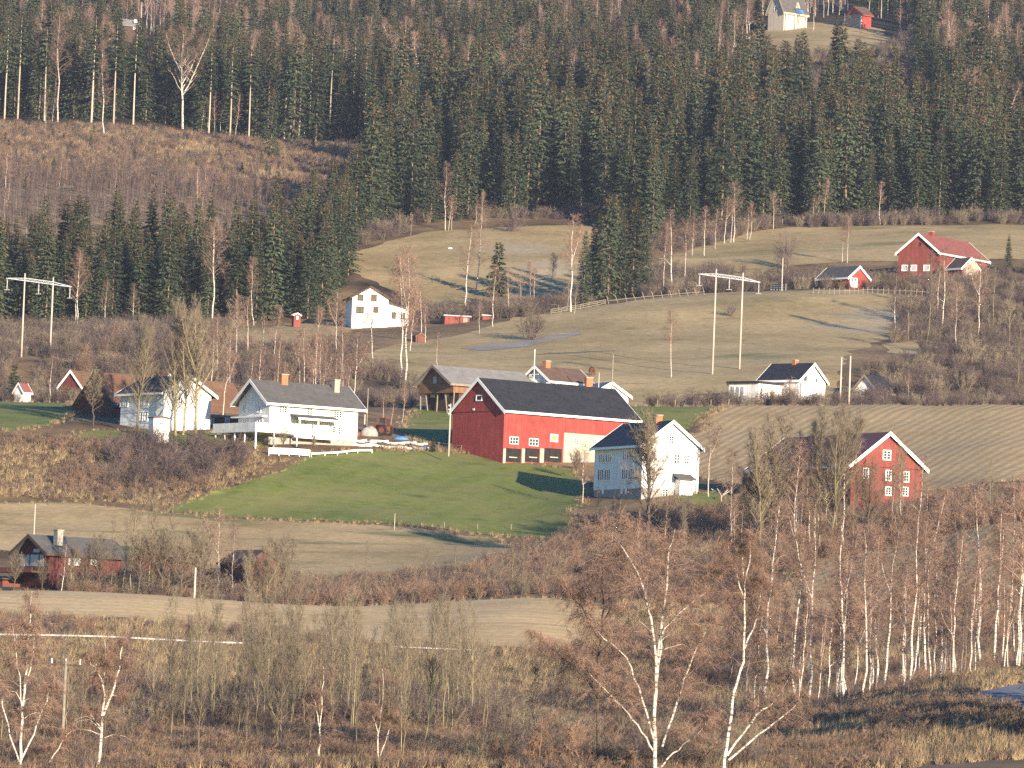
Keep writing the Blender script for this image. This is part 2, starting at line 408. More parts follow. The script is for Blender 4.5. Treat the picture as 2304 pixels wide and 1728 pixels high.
def ground_mat(name, cols, big, small, bmp=.4, bd=.12, stripe=None, patches=None, frost_shade=True, fine=None):
    m, t, b = new_mat(name)
    tc = N(t, 'TexCoord'); vec = tc.outputs['Object']
    c1, n1 = noise_ramp(t, cols, big, detail=7, vec=vec, lo=.32, hi=.68)
    c2, n2 = noise_ramp(t, [(.72, .72, .72), (1.22, 1.2, 1.16)], small, detail=6, vec=vec, lo=.3, hi=.7)
    col = mixc(t, c1, c2, .8, 'MULTIPLY')
    hgt = mathn(t, 'ADD', mathn(t, 'MULTIPLY', n1, .4), n2)
    if patches:
        for (pc, sc, thr, gain, st) in patches:
            _, pn = noise_ramp(t, [(0, 0, 0), (1, 1, 1)], sc, detail=6, vec=vec, stretch=st)
            k = mathn(t, 'MULTIPLY', mathn(t, 'SUBTRACT', pn, thr, True), gain, True)
            col = mixc(t, col, pc, k)
    if stripe:
        ang, period, dark, amt = stripe
        mp = N(t, 'Mapping'); mp.inputs['Rotation'].default_value = (0, 0, ang); t.links.new(vec, mp.inputs['Vector'])
        wv = N(t, 'TexWave', Scale=.314 / period, Distortion=1.6, Detail=3.0); wv.inputs['Detail Scale'].default_value = 1.2
        t.links.new(mp.outputs[0], wv.inputs['Vector'])
        _, sn = noise_ramp(t, [(0, 0, 0), (1, 1, 1)], .05, vec=vec)
        k = mathn(t, 'MULTIPLY', wv.outputs['Fac'], mathn(t, 'MULTIPLY', sn, amt * 2))
        col = mixc(t, col, dark, k)
        hgt = mathn(t, 'ADD', hgt, mathn(t, 'MULTIPLY', wv.outputs['Fac'], -.6))
    if frost_shade:
        at_ = N(t, 'Attribute', attribute_name='frost')
        _, fn = noise_ramp(t, [(0, 0, 0), (1, 1, 1)], .35, detail=7, vec=vec)
        k = mathn(t, 'MULTIPLY', mathn(t, 'SUBTRACT', mathn(t, 'ADD', at_.outputs['Fac'], mathn(t, 'MULTIPLY', fn, 1.3)), 1.05, True), 1.5, True)
        col = mixc(t, col, (.34, .35, .37), mathn(t, 'MULTIPLY', k, .22))
    t.links.new(col, b.inputs['Base Color']); b.inputs['Roughness'].default_value = .95
    b.inputs['Specular IOR Level'].default_value = .05
    bump(t, b, hgt, bmp, bd)
    return m

M['ground'] = ground_mat('ground', [(.085, .058, .036), (.17, .115, .062), (.25, .175, .095)], .07, 1.1,
                         patches=[((.06, .045, .03), .03, .52, 6, None), ((.12, .12, .045), .045, .60, 6, None)])
M['green_field'] = ground_mat('green_field', [(.105, .132, .030), (.142, .165, .040), (.185, .185, .056)], .05, .9, bmp=.35, bd=.08,
                              stripe=(math.radians(21), 4.2, (.16, .17, .06), .45), frost_shade=False, patches=[((.20, .17, .07), .06, .50, 4, (1, 2.0, 1)), ((.06, .10, .03), .12, .58, 6, (1, 1.6, 1))])
M['hay'] = ground_mat('hay', [(.255, .19, .088), (.34, .255, .125), (.41, .305, .155)], .045, .8,
                      patches=[((.13, .135, .055), .035, .56, 5, (1, 1.8, 1)), ((.12, .085, .05), .09, .62, 7, (1, 2.2, 1))])
M['plough'] = ground_mat('plough', [(.32, .228, .108), (.40, .29, .145), (.44, .325, .17)], .05, 1.0,
                         stripe=(math.radians(18), 1.7, (.22, .155, .09), .38))
M['stubble'] = ground_mat('stubble', [(.47, .325, .155), (.55, .39, .19), (.60, .435, .225)], .06, 1.2, bmp=.4, bd=.1,
                          patches=[((.26, .185, .10), .08, .58, 5, (1, 3, 1))], frost_shade=False,
                          stripe=(math.radians(90), 4.0, (.36, .255, .15), .2))
M['streaky'] = ground_mat('streaky', [(.28, .21, .10), (.36, .265, .135), (.42, .31, .165)], .06, 1.0,
                          patches=[((.10, .115, .045), .05, .52, 6, (1, 2.6, 1))])  # dark green streaks put tree shadows into the grass colour
M['clearcut'] = ground_mat('clearcut', [(.14, .095, .055), (.22, .155, .09), (.30, .215, .12)], .08, .5, bmp=.9, bd=.4,
                           patches=[((.07, .06, .035), .07, .55, 6, None)])
M['forest_floor'] = ground_mat('forest_floor', [(.035, .030, .020), (.065, .05, .032)], .1, .6, frost_shade=False)
M['asphalt'] = ground_mat('asphalt', [(.11, .11, .115), (.16, .16, .165)], .2, 3.0, bmp=.2, bd=.02)
M['gravel'] = ground_mat('gravel', [(.20, .18, .155), (.29, .26, .22)], .2, 2.5, bmp=.3, bd=.04)

nx, ny = len(xs), len(ys)
idx = np.arange(nx * ny).reshape(nx, ny)
A, B_, C_, D_ = idx[:-1, :-1].ravel(), idx[1:, :-1].ravel(), idx[1:, 1:].ravel(), idx[:-1, 1:].ravel()
tri = np.concatenate([np.stack([A, B_, C_], 1), np.stack([A, C_, D_], 1)])
V = np.stack([GX.ravel(), GY.ravel(), GZ.ravel()], 1)
cy = V[tri].mean(1)[:, 1]; cx = V[tri].mean(1)[:, 0]
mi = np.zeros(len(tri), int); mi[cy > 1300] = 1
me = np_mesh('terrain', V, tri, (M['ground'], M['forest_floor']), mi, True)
fa = me.attributes.new('frost', 'FLOAT', 'POINT'); fa.data.foreach_set('value', frost_shade_at(V[:, 0], V[:, 1]).astype(np.float32))
tag(link('terrain', me), kind='structure')

def poly_world(pts, step=2.0):
    """photo outline (px, py) or (px, None, depth) to a dense outline on the ground"""
    W = []
    for p in pts:
        q = hit(p[0], p[1]) if p[1] is not None else at(p[0], p[2])
        W.append(Vector((q.x, q.y)))
    o = []
    for i, p in enumerate(W):
        q = W[(i + 1) % len(W)]; n = max(1, int((q - p).length / step))
        o += [p.lerp(q, k / n) for k in range(n)]
    return o

def inside(poly, X, Y):
    P = np.array([(p.x, p.y) for p in poly]); r = np.zeros(len(X), bool); j = len(P) - 1
    for i in range(len(P)):
        c = ((P[i, 1] > Y) != (P[j, 1] > Y)) & (X < (P[j, 0] - P[i, 0]) * (Y - P[i, 1]) / (P[j, 1] - P[i, 1] + 1e-12) + P[i, 0])
        r ^= c; j = i
    return r

FIELDS = {}
def field(name, m, pts, lift=.05, step=1.5, wob=1.1):
    P = poly_world(pts, step)
    P = [Vector((p.x + wob * float(vnoise(p.x / 5, p.y / 5, 11)), p.y + wob * float(vnoise(p.x / 5, p.y / 5, 12)))) for p in P]
    x0, x1 = min(p.x for p in P), max(p.x for p in P); y0, y1 = min(p.y for p in P), max(p.y for p in P)
    xi = xs[(xs > x0) & (xs < x1)]; yi = ys[(ys > y0) & (ys < y1)]
    gx, gy = np.meshgrid(xi, yi); gx, gy = gx.ravel(), gy.ravel(); k = inside(P, gx, gy)
    vs = P + [Vector((a, b)) for a, b in zip(gx[k], gy[k])]
    n = len(P)
    r = geometry.delaunay_2d_cdt(vs, [(i, (i + 1) % n) for i in range(n)], [list(range(n))], 1, 1e-5)
    co = np.array([(v.x, v.y) for v in r[0]]); z = H(co[:, 0], co[:, 1]) + lift
    me = np_mesh(name, np.column_stack([co, z]), np.array([list(f) for f in r[2]]), (M[m],), None, True)
    a_ = me.attributes.new('frost', 'FLOAT', 'POINT'); a_.data.foreach_set('value', frost_shade_at(co[:, 0], co[:, 1]).astype(np.float32))
    o = tag(link(name, me), kind='structure'); FIELDS[o.name] = P
    return o

field('hay_meadow', 'hay', [(780, 812), (900, 775), (1040, 752), (1130, 725), (1230, 700), (1400, 682), (1580, 660), (1790, 655), (1900, 652), (2010, 662), (2030, 720), (1985, 768), (1900, 800), (1880, None, 905), (1420, None, 900), (1150, None, 905), (940, 860)])
field('hay_meadow', 'hay', [(756, 592), (800, 566), (880, 540), (960, 522), (1100, 514), (1200, 508), (1335, None, 1268), (1330, 560), (1300, 640), (1180, 690), (1000, 690), (880, 650), (800, 615)])
field('hay_meadow', 'hay', [(1430, 610), (1500, 580), (1600, 548), (1690, 525), (1760, 512), (1900, None, 1270), (2450, None, 1270), (2450, 590), (2040, 590), (1900, 590), (1760, 600), (1600, 640), (1480, 650)])
field('grass_patch', 'hay', [(480, 772), (560, 738), (690, 728), (800, 738), (770, 770), (680, 790), (580, 800)])
field('grass_patch', 'hay', [(1995, 775), (2060, 766), (2140, 772), (2150, 790), (2060, 800), (2000, 795)])
field('green_field', 'green_field', [(375, 1152), (470, 1108), (560, 1082), (640, 1050), (700, 1027), (800, 1014), (960, 1014), (1130, 1030), (1290, 1060), (1330, 1110), (1262, 1212), (1130, 1204), (900, 1181), (760, 1172), (560, 1166)])
field('green_field', 'green_field', [(-120, 965), (-120, None, 882), (165, None, 882), (165, 938), (110, 958), (50, 972)])
field('green_field', 'green_field', [(926, None, 884), (900, 985), (960, 1000), (1030, 985), (1030, None, 884)])
field('green_field', 'green_field', [(1400, None, 884), (1655, None, 884), (1590, 930), (1550, 968), (1480, 980), (1400, 955)])
field('lawn', 'green_field', [(170, 992), (350, 998), (480, 1006), (600, 1010), (560, 990), (480, 975), (300, 968), (200, 970)])
field('lawn', 'green_field', [(1500, 1135), (1580, 1150), (1660, 1140), (1650, 1105), (1570, 1108)])
field('ploughed_field', 'plough', [(1540, 1000), (1600, 930), (1660, None, 884), (2500, None, 884), (2500, None, 775), (2150, None, 765), (1900, None, 768), (1700, None, 778), (1600, 1080), (1560, 1050)])
field('ploughed_field', 'plough', [(1760, 1338), (1800, 1265), (2000, 1225), (2304, 1178), (2450, 1160), (2450, 1330), (2100, 1345)])
field('stubble_field', 'stubble', [(-150, None, 578), (-150, None, 640), (300, None, 640), (650, None, 636), (1000, None, 640), (1260, None, 640), (1420, None, 615), (1300, None, 562), (900, None, 556), (620, None, 570), (300, None, 580)])
field('stubble_field', 'stubble', [(1770, 1345), (2000, 1340), (2010, 1385), (1760, 1390)], wob=1.2)
field('pasture', 'streaky', [(-120, 1225), (-120, 1125), (100, 1130), (250, 1140), (370, 1156), (545, 1169), (760, 1177), (900, 1186), (1120, 1209), (1190, 1232), (1050, 1290), (760, 1308), (600, 1306), (400, 1266)])
field('clearcut', 'clearcut', [(-150, None, 1235), (560, None, 1235), (800, None, 1275), (860, None, 1400), (850, 306), (750, 306), (500, 310), (300, 282), (-150, 275)], wob=2.0)
field('clearing', 'hay', [(1690, 112), (1700, 72), (1800, 50), (1990, 64), (2010, 100), (1960, 118), (1800, 122)], wob=2.0)
field('road', 'asphalt', [(2128, 1572), (2220, 1556), (2340, 1533), (2420, 1520), (2420, 1610), (2320, 1606), (2220, 1588)], lift=.09, wob=.2)
field('gravel_track', 'gravel', [(1040, 785), (1100, 775), (1170, 768), (1235, 757), (1300, 745), (1310, 752), (1240, 768), (1180, 782), (1100, 790)], lift=.1, wob=.3)
# ------------------------------------------------------------------ houses
class House:
    """local x runs right-and-back from the near corner, local y left-and-back; faces: 'X' = plane y=0, 'Y' = plane x=0"""
    def __init__(s, name, label, cat, corner, Y, ang, sx, sy, eave, rise, ridge, wall, roof, trim='white_paint', ov=.45, og=.5,
                 thick=.2, group=None, fascia=True, base=None, deep=2.0, board=.24, solid=True):
        s.O = wpt(corner[0], corner[1], Y); s.a = math.radians(ang); s.sx, s.sy, s.eave, s.rise, s.ridge = sx, sy, eave, rise, ridge
        s.root = empty(name, s.O, s.a, 1, label, cat, group)
        s.ex = Vector((math.cos(s.a), math.sin(s.a), 0)); s.ey = Vector((-math.sin(s.a), math.cos(s.a), 0))
        s.trim, s.ov, s.og = trim, ov, og
        h = sx if ridge == 'y' else sy; s.half = h / 2; s.slope = rise / s.half
        b = MB(); z0 = -deep if base is None else base
        P = []
        if ridge == 'x':
            prof = [(0, z0), (sy, z0), (sy, eave), (sy / 2, eave + rise), (0, eave)]
            P = [[(x, y, z) for y, z in prof] for x in (0, sx)]
        else:
            prof = [(0, z0), (sx, z0), (sx, eave), (sx / 2, eave + rise), (0, eave)]
            P = [[(x, y, z) for x, z in prof] for y in (0, sy)]
        fl = [(0, 1, 2, 3, 4), (9, 8, 7, 6, 5)] + [(i, i + 5, (i + 1) % 5 + 5, (i + 1) % 5) for i in range(5)]
        b.add(P[0] + P[1], fl)
        if solid: s.wall = b.build('wall', wall, s.root)
        if base is not None:
            f = MB(); f.box(.06, sx - .06, .06, sy - .06, -deep, base); f.build('foundation', 'grey_stone', s.root)
        # roof: two slabs meeting at the ridge
        r = MB(); L = sx if ridge == 'x' else sy; n = math.hypot(1, s.slope)
        t = thick * n
        for sd in (0, 1):
            e0, e1 = -ov, s.half + .0
            q = []
            for l in (-og, L + og):
                for u in (e0, e1):
                    zz = eave + u * s.slope + .03; c = u if sd == 0 else h - u
                    q += [(l, c, zz), (l, c, zz + t)]
            q = [(a, b_, z) if ridge == 'x' else (b_, a, z) for a, b_, z in q]
            r.add(q, [(0, 1, 3, 2), (4, 6, 7, 5), (0, 4, 5, 1), (2, 3, 7, 6), (1, 5, 7, 3), (0, 2, 6, 4)])
        s.roof = r.build('roof', roof, s.root)
        # barge boards on both gables, eave boards on both sides
        for l in (-og - .05, L + og + .005):
            bb = MB()
            for sd in (0, 1):
                q = []
                for u in (-ov - .02, s.half):
                    zz = eave + u * s.slope; c = u if sd == 0 else h - u
                    for dz in (-board * .55, t + .07):
                        for dl in (0, .045): q.append((l + dl, c, zz + dz))
                q = [(a, b_, z) if ridge == 'x' else (b_, a, z) for a, b_, z in q]
                bb.add(q, [(0, 1, 3, 2), (4, 6, 7, 5), (0, 4, 5, 1), (2, 3, 7, 6), (0, 2, 6, 4), (1, 5, 7, 3)])
            bb.build('barge_board', trim, s.root)
        if fascia:
            for c in (-ov - .06, h + ov + .015):
                fb = MB(); zz = eave - ov * s.slope
                q = [(-og, c, zz - .02), (L + og, c + .045, zz + t + .05)]
                if ridge == 'x': fb.box(q[0][0], q[1][0], q[0][1], q[1][1], q[0][2], q[1][2])
                else: fb.box(q[0][1], q[1][1], q[0][0], q[1][0], q[0][2], q[1][2])
                fb.build('eave_board', trim, s.root)
    def loc(s, face, px, py):
        a, b = ray(px, py); d = Vector((float(a), 1.0, float(b))); nrm = s.ey if face == 'X' else s.ex
        p = d * (s.O.dot(nrm) / d.dot(nrm)) - s.O
        return p.dot(s.ex if face == 'X' else s.ey), p.z
    def fbox(s, mb, face, u0, u1, z0, z1, d0, d1):
        """box on a wall face; d is the distance out of the wall"""
        if face == 'X': mb.box(u0, u1, -d1, -d0, z0, z1)
        else: mb.box(-d1, -d0, u0, u1, z0, z1)
    def window(s, face, px0, py0, px1, py1, nx=2, ny=2, frame='white_paint', pane='glass', bar=.035, rim=.09):
        if px0 is not None:
            u0, _ = s.loc(face, px0, (py0 + py1) / 2); u1, _ = s.loc(face, px1, (py0 + py1) / 2)
            _, z1 = s.loc(face, (px0 + px1) / 2, py0); _, z0 = s.loc(face, (px0 + px1) / 2, py1)
            u0, u1 = min(u0, u1), max(u0, u1)
        else: u0, u1, z0, z1 = py0
        f = MB()
        s.fbox(f, face, u0 - rim, u1 + rim, z1, z1 + rim, .0, .10); s.fbox(f, face, u0 - rim, u1 + rim, z0 - rim, z0, .0, .12)
        s.fbox(f, face, u0 - rim, u0, z0, z1, .0, .09); s.fbox(f, face, u1, u1 + rim, z0, z1, .0, .09)
        for i in range(1, nx):
            u = u0 + (u1 - u0) * i / nx; s.fbox(f, face, u - bar, u + bar, z0, z1, .0, .075)
        for i in range(1, ny):
            z = z0 + (z1 - z0) * i / ny; s.fbox(f, face, u0, u1, z - bar * .6, z + bar * .6, .0, .06)
        o = f.build('window', frame, s.root)
        p = MB(); s.fbox(p, face, u0, u1, z0, z1, .0, .03); p.build('pane', pane, o)
        return o
    def panel(s, name, face, px0, py0, px1, py1, m, d=.05, d0=0.0):
        u0, _ = s.loc(face, px0, (py0 + py1) / 2); u1, _ = s.loc(face, px1, (py0 + py1) / 2)
        _, z1 = s.loc(face, (px0 + px1) / 2, py0); _, z0 = s.loc(face, (px0 + px1) / 2, py1)
        f = MB(); s.fbox(f, face, min(u0, u1), max(u0, u1), z0, z1, d0, d)
        return f.build(name, m, s.root)
    def chimney(s, l, w=.9, d=.7, h=1.3, m='brick', side=0.0, cap='concrete'):
        z = s.eave + s.rise
        f = MB(); cx, cyy = (l, s.half + side) if s.ridge == 'x' else (s.half + side, l)
        f.box(cx - w / 2, cx + w / 2, cyy - d / 2, cyy + d / 2, z - .9, z + h); o = f.build('chimney', m, s.roof)
        k = MB(); k.box(cx - w / 2 - .08, cx + w / 2 + .08, cyy - d / 2 - .08, cyy + d / 2 + .08, z + h, z + h + .12)
        k.build('chimney_cap', cap, s.root); return o
    def part(s, mb, name, m): return mb.build(name, m, s.root)
    def corner_board(s, m='white_paint', w=.16):
        for (x, y) in ((0, 0), (s.sx, 0), (0, s.sy)):
            f = MB(); f.box(x - .04, x + (w if x < s.sx else .04) - (w if x >= s.sx else 0) * 0, y - .04, y + w, -.2, s.eave)
            f.build('corner_board', m, s.root)

# --- the big red barn
h = House('red_barn', 'large red barn with a long black roof, standing at the top of the green field', 'barn', (1131, 1024), 812, 36, 22.6, 11.9, 6.1, 4.2, 'x', 'red_boards', 'black_roof', ov=.5, og=.35, board=.34)
h.window('X', 1147, 984, 1165, 998, 3, 2, pane='glass'); h.window('X', 1191, 988, 1210, 1002, 3, 2); h.window('X', 1240, 980, 1252, 991, 1, 1, pane='yellow_pane', rim=.2)
h.window('Y', 1073, 891, 1084, 900, 1, 1, pane='dark_opening', rim=.15)
h.panel('lower_wall', 'X', 1267, 980, 1440, 1060, 'cream_render', .10)
h.panel('plinth_band', 'X', 1267, 1021, 1440, 1062, 'concrete', .13)
h.window('X', 1291, 988, 1299, 999, 2, 3, rim=.05, frame='white_paint').location = (.0, -.11, 0) if False else (0, -.10, 0)
h.window('X', 1331, 990, 1339, 1002, 2, 3, rim=.05).location = (0, -.10, 0)
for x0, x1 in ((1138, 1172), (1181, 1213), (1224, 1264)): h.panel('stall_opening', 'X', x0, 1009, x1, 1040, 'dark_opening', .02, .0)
for x0, x1 in ((1131, 1137), (1173, 1180), (1214, 1223)): h.panel('concrete_pier', 'X', x0, 1009, x1, 1044, 'concrete', .10)
h.panel('girt_board', 'Y', 1018, 925.5, 1134, 927, 'dark_red_boards', .05)
h.panel('vent', 'Y', 1064, 919, 1068, 923, 'white_paint', .06)
for x in (1145, 1190, 1237):
    q = h.panel('rail_bar', 'X', x, 1028, x + 18, 1030, 'pole_wood', .06)

# --- the central white house
h = House('white_house', 'tall white two-storey house with black roof and many paned windows below the red barn', 'house', (1442, 1114), 765, 24, 8.0, 14.4, 6.45, 3.0, 'y', 'white_boards', 'black_roof', ov=.55, og=.45, base=.9, board=.3)
h.chimney(4.3, .9, .9, 1.0, 'brick')
for (a, b, c, d) in ((1349, 1022, 1377, 1040), (1403, 1013, 1431, 1035), (1346, 1057, 1374, 1080), (1400, 1055, 1428, 1078)):
    m_ = (a + c) / 2
    h.window('Y', a + .5, b, m_ - 1.5, d, 3, 1, pane='glass', bar=.09, rim=.12); h.window('Y', m_ + 1.5, b, c - .5, d, 3, 1, pane='glass', bar=.09, rim=.12)
for (a, b, c, d) in ((1506, 982, 1514, 997), (1518, 1023, 1527, 1042), (1541, 1024, 1549, 1043), (1467, 1018, 1474, 1037), (1517, 1065, 1526, 1084), (1538, 1067, 1548, 1087), (1465, 1061, 1472, 1081), (1491, 1101, 1501, 1116)):
    h.window('X', a, b, c, d, 2, 3, bar=.045, rim=.05, pane='dark_opening')
for px in (1355, 1397, 1407): h.panel('foundation_post', 'Y', px, 1096, px + 3, 1112, 'white_paint', .05, -.06)
pz = MB(); pz.box(4.7, 6.5, -1.5, -.02, -1.2, 2.2); h.part(pz, 'porch', 'white_boards')
pr = MB(); pr.add([(4.3, -1.9, 2.15), (6.8, -1.9, 2.15), (6.8, 0, 2.9), (4.3, 0, 2.9), (4.3, -1.9, 2.27), (6.8, -1.9, 2.27), (6.8, 0, 3.02), (4.3, 0, 3.02)], [(0, 3, 2, 1), (4, 5, 6, 7), (0, 1, 5, 4), (1, 2, 6, 5), (2, 3, 7, 6), (3, 0, 4, 7)]); h.part(pr, 'porch_roof', 'grey_roof')

# --- the left white farmhouse
h = House('white_farmhouse', 'long white farmhouse with grey roof, orange brick chimney and raised wooden deck', 'house', (604, 987), 805, 33.5, 13.9, 8.0, 5.0, 2.75, 'x', 'white_boards', 'grey_roof', ov=.75, og=.9, board=.28, base=.55)
farm = h
h.chimney(4.2, 1.0, .8, 1.15, 'brick', -.3); h.chimney(12.0, .8, .8, .9, 'concrete', -1.1)
for (a, b, c, d) in ((629, 915, 644, 928), (692, 920, 701, 932), (751, 926, 768, 939), (748, 961, 766, 974)): h.window('X', a, b, c, d, 3 if c - a > 12 else 2, 3, rim=.07, bar=.045)
for (a, b, c, d) in ((547, 911, 554, 926), (580, 912, 587, 927), (548, 943, 555, 956), (580, 942, 590, 958)): h.window('Y', a, b, c, d, 2, 1, pane='curtain_glass', rim=.12)
h.panel('canopy', 'Y', 529, 937, 600, 940, 'white_paint', .7)
pv = MB(); pv.box(3.6, 9.6, -1.9, -.02, .3, .5); h.part(pv, 'veranda_floor', 'white_paint')
for x in (3.7, 6.6, 9.4):
    p_ = MB(); p_.box(x - .09, x + .09, -1.85, -1.67, .5, 2.75); h.part(p_, 'veranda_post', 'white_paint')
pr = MB(); pr.add([(3.2, -2.2, 2.75), (10, -2.2, 2.75), (10, -.0, 3.35), (3.2, 0, 3.35), (3.2, -2.2, 2.95), (10, -2.2, 2.95), (10, 0, 3.55), (3.2, 0, 3.55)], [(0, 3, 2, 1), (4, 5, 6, 7), (0, 1, 5, 4), (1, 2, 6, 5), (2, 3, 7, 6), (3, 0, 4, 7)]); h.part(pr, 'veranda_roof', 'grey_roof')
pe = MB(); pe.box(3.2, 10, -2.26, -2.2, 2.72, 3.0); h.part(pe, 'veranda_fascia', 'white_paint')
h.window('X', 664, 948, 690, 962, 3, 1, pane='curtain_glass'); h.window('X', 706, 950, 722, 964, 2, 1, pane='curtain_glass')
dk = MB(); dk.box(-3.4, -.02, -.6, 8.8, .75, .95); dk.box(-.02, 3.6, -2.2, -.02, .75, .95); h.part(dk, 'deck_floor', 'white_paint')
for q in ((-3.45, -3.38, -2.2, 8.8), (-3.38, 3.6, -2.25, -2.18)):
    r_ = MB(); r_.box(q[0], q[1], q[2], q[3], .7, 1.95); h.part(r_, 'deck_railing', 'white_boards')
dk2 = MB(); dk2.box(-3.38, -.02, -2.18, -.6, .75, .95); h.part(dk2, 'deck_floor', 'white_paint')
for y in (8.4, 6, 3.4, .8, -2.0):
    p_ = MB(); p_.box(-3.3, -3.12, y - .09, y + .09, -2.2, .75); h.part(p_, 'deck_post', 'white_paint')
for x in (-.4, 3.2):
    p_ = MB(); p_.box(x - .09, x + .09, -2.1, -1.92, -2.2, .75); h.part(p_, 'deck_post', 'white_paint')
wr = MB(); wr.box(13.2, 13.9, -.05, -.02, 0, 4.9); 

# --- the leftmost white house with brown roof
h = House('white_house', 'white house with brown roof and small front hut behind the bare poplars at left', 'house', (366, 961), 815, 36, 7.6, 10.8, 4.8, 2.25, 'y', 'white_boards', 'brown_roof', ov=.7, og=.6, board=.26)
for (a, b, c, d) in ((272, 897, 277, 914), (283, 898, 288, 914), (320, 894, 325, 910), (330, 893, 335, 909), (316, 929, 321, 946), (327, 928, 332, 945)): h.window('Y', a, b, c, d, 1, 2, pane='curtain_glass', rim=.12)
for (a, b, c, d) in ((402, 895, 409, 908), (421, 866, 426, 874)): h.window('X', a, b, c, d, 2, 2)
h = House('garden_hut', 'small white garden hut with a flat brown roof in front of the poplars', 'hut', (345, 966), 805, 28, 2.3, 1.6, 1.55, .12, 'y', 'white_boards', 'brown_roof', 'brown_roof', ov=.1, og=.1, thick=.1, fascia=False, board=.1)
h.window('X', 360, 950, 367, 954, 2, 1, rim=.03)

# --- the rust roofed barn behind it
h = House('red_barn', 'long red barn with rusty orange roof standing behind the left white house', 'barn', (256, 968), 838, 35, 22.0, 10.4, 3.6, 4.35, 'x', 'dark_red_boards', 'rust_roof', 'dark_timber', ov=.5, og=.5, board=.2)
d_ = MB(); d_.add([(9.5, 3.2, 6.3), (11.7, 3.2, 6.3), (10.6, 3.2, 8.5), (9.5, 5.2, 6.3), (11.7, 5.2, 6.3), (10.6, 5.2, 8.5)], [(0, 1, 2), (5, 4, 3), (0, 2, 5, 3), (1, 4, 5, 2)]); h.part(d_, 'dormer', 'red_boards')
d_ = MB()
d_.beam((9.2, 3.1, 6.0), (10.6, 3.1, 8.62), .14, .16); d_.beam((12.0, 3.1, 6.0), (10.6, 3.1, 8.62), .14, .16); h.part(d_, 'dormer_trim', 'white_paint')
h.panel('white_gutter', 'X', 258, 910, 262, 913, 'white_paint', .5)
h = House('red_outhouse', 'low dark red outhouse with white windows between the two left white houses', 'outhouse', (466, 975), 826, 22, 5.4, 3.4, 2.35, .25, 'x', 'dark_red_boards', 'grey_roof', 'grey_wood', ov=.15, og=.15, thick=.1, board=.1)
h.window('X', 468, 941, 480, 954, 3, 2, rim=.06); h.window('X', 507, 942, 514, 955, 2, 1, rim=.1)

# --- the brown log barn
h = House('log_barn', 'brown timber barn with grey slate roof on slanted posts behind the big red barn', 'barn', (1018, 919), 868, 36, 14.5, 8.6, 3.6, 2.5, 'x', 'log_brown', 'slate_roof', 'grey_wood', ov=.5, og=.8, board=.2, solid=False)
q = MB(); q.add([(x, y, z) for x in (0, 14.5) for y, z in ((0, 2.3), (8.6, 2.3), (8.6, 3.6), (4.3, 6.1), (0, 3.6))], [(0, 1, 2, 3, 4), (9, 8, 7, 6, 5)] + [(i, i + 5, (i + 1) % 5 + 5, (i + 1) % 5) for i in range(5)]); h.part(q, 'upper_wall', 'log_brown')
q = MB(); q.box(1.3, 14.3, .4, 8.2, -1.5, 2.3); h.part(q, 'lower_wall', 'dark_timber')
q = MB(); q.box(3.2, 14.4, .05, .4, -1.5, 2.3); h.part(q, 'side_wall', 'grey_boards')
for (y0, y1) in ((.3, .1), (1.6, 2.3), (4.3, 4.2), (6.4, 7.2), (8.3, 8.5)):
    q = MB(); q.beam((.25, y0, -.8), (.25, y1, 2.3), .16, .16); h.part(q, 'slanted_post', 'grey_wood')
h.window('Y', 975, 848, 983, 863, 2, 1, frame='grey_wood', pane='curtain_glass', rim=.05)
for px in (954, 985): h.window('Y', px, 884, px + 8, 892, 2, 1, pane='curtain_glass', rim=.05).location = (1.3, 0, 0)

# --- white houses behind the barn
h = House('white_house', 'white house with carved gable and finial pole behind the barn', 'house', (1238, 905), 893, 42, 8.2, 6.5, 3.1, 2.15, 'x', 'white_boards', 'brown_roof', ov=.35, og=.5, board=.24)
h.chimney(1.9, .9, .8, 1.0, 'brick'); f_ = MB(); f_.tube([(-.52, 3.25, 4.9), (-.52, 3.25, 7.9)], [.07, .045], 8); h.part(f_, 'finial_pole', 'white_paint')
f_ = MB(); f_.beam((-.5, 2.3, 4.15), (-.5, 4.2, 4.15), .07, .09); f_.beam((-.5, 3.25, 3.2), (-.5, 3.25, 4.9), .07, .09); h.part(f_, 'gable_carving', 'white_paint')
for px in (1185, 1202, 1218): h.window('Y', px, 858, px + 4, 868, 2, 1, rim=.06)
for px in (1228.5, 1252): h.window('X', px, 862, px + 5, 868, 2, 1, rim=.05)
h = House('white_house', 'white gabled house with low tin roof and squat red chimney behind the barn', 'house', (1332, 935), 888, 20, 5.6, 12, 3.15, 1.75, 'y', 'white_boards', 'tin_roof', ov=.5, og=.4, board=.24)
h.chimney(6.2, 1.0, 1.0, .95, 'brick', -1.2)

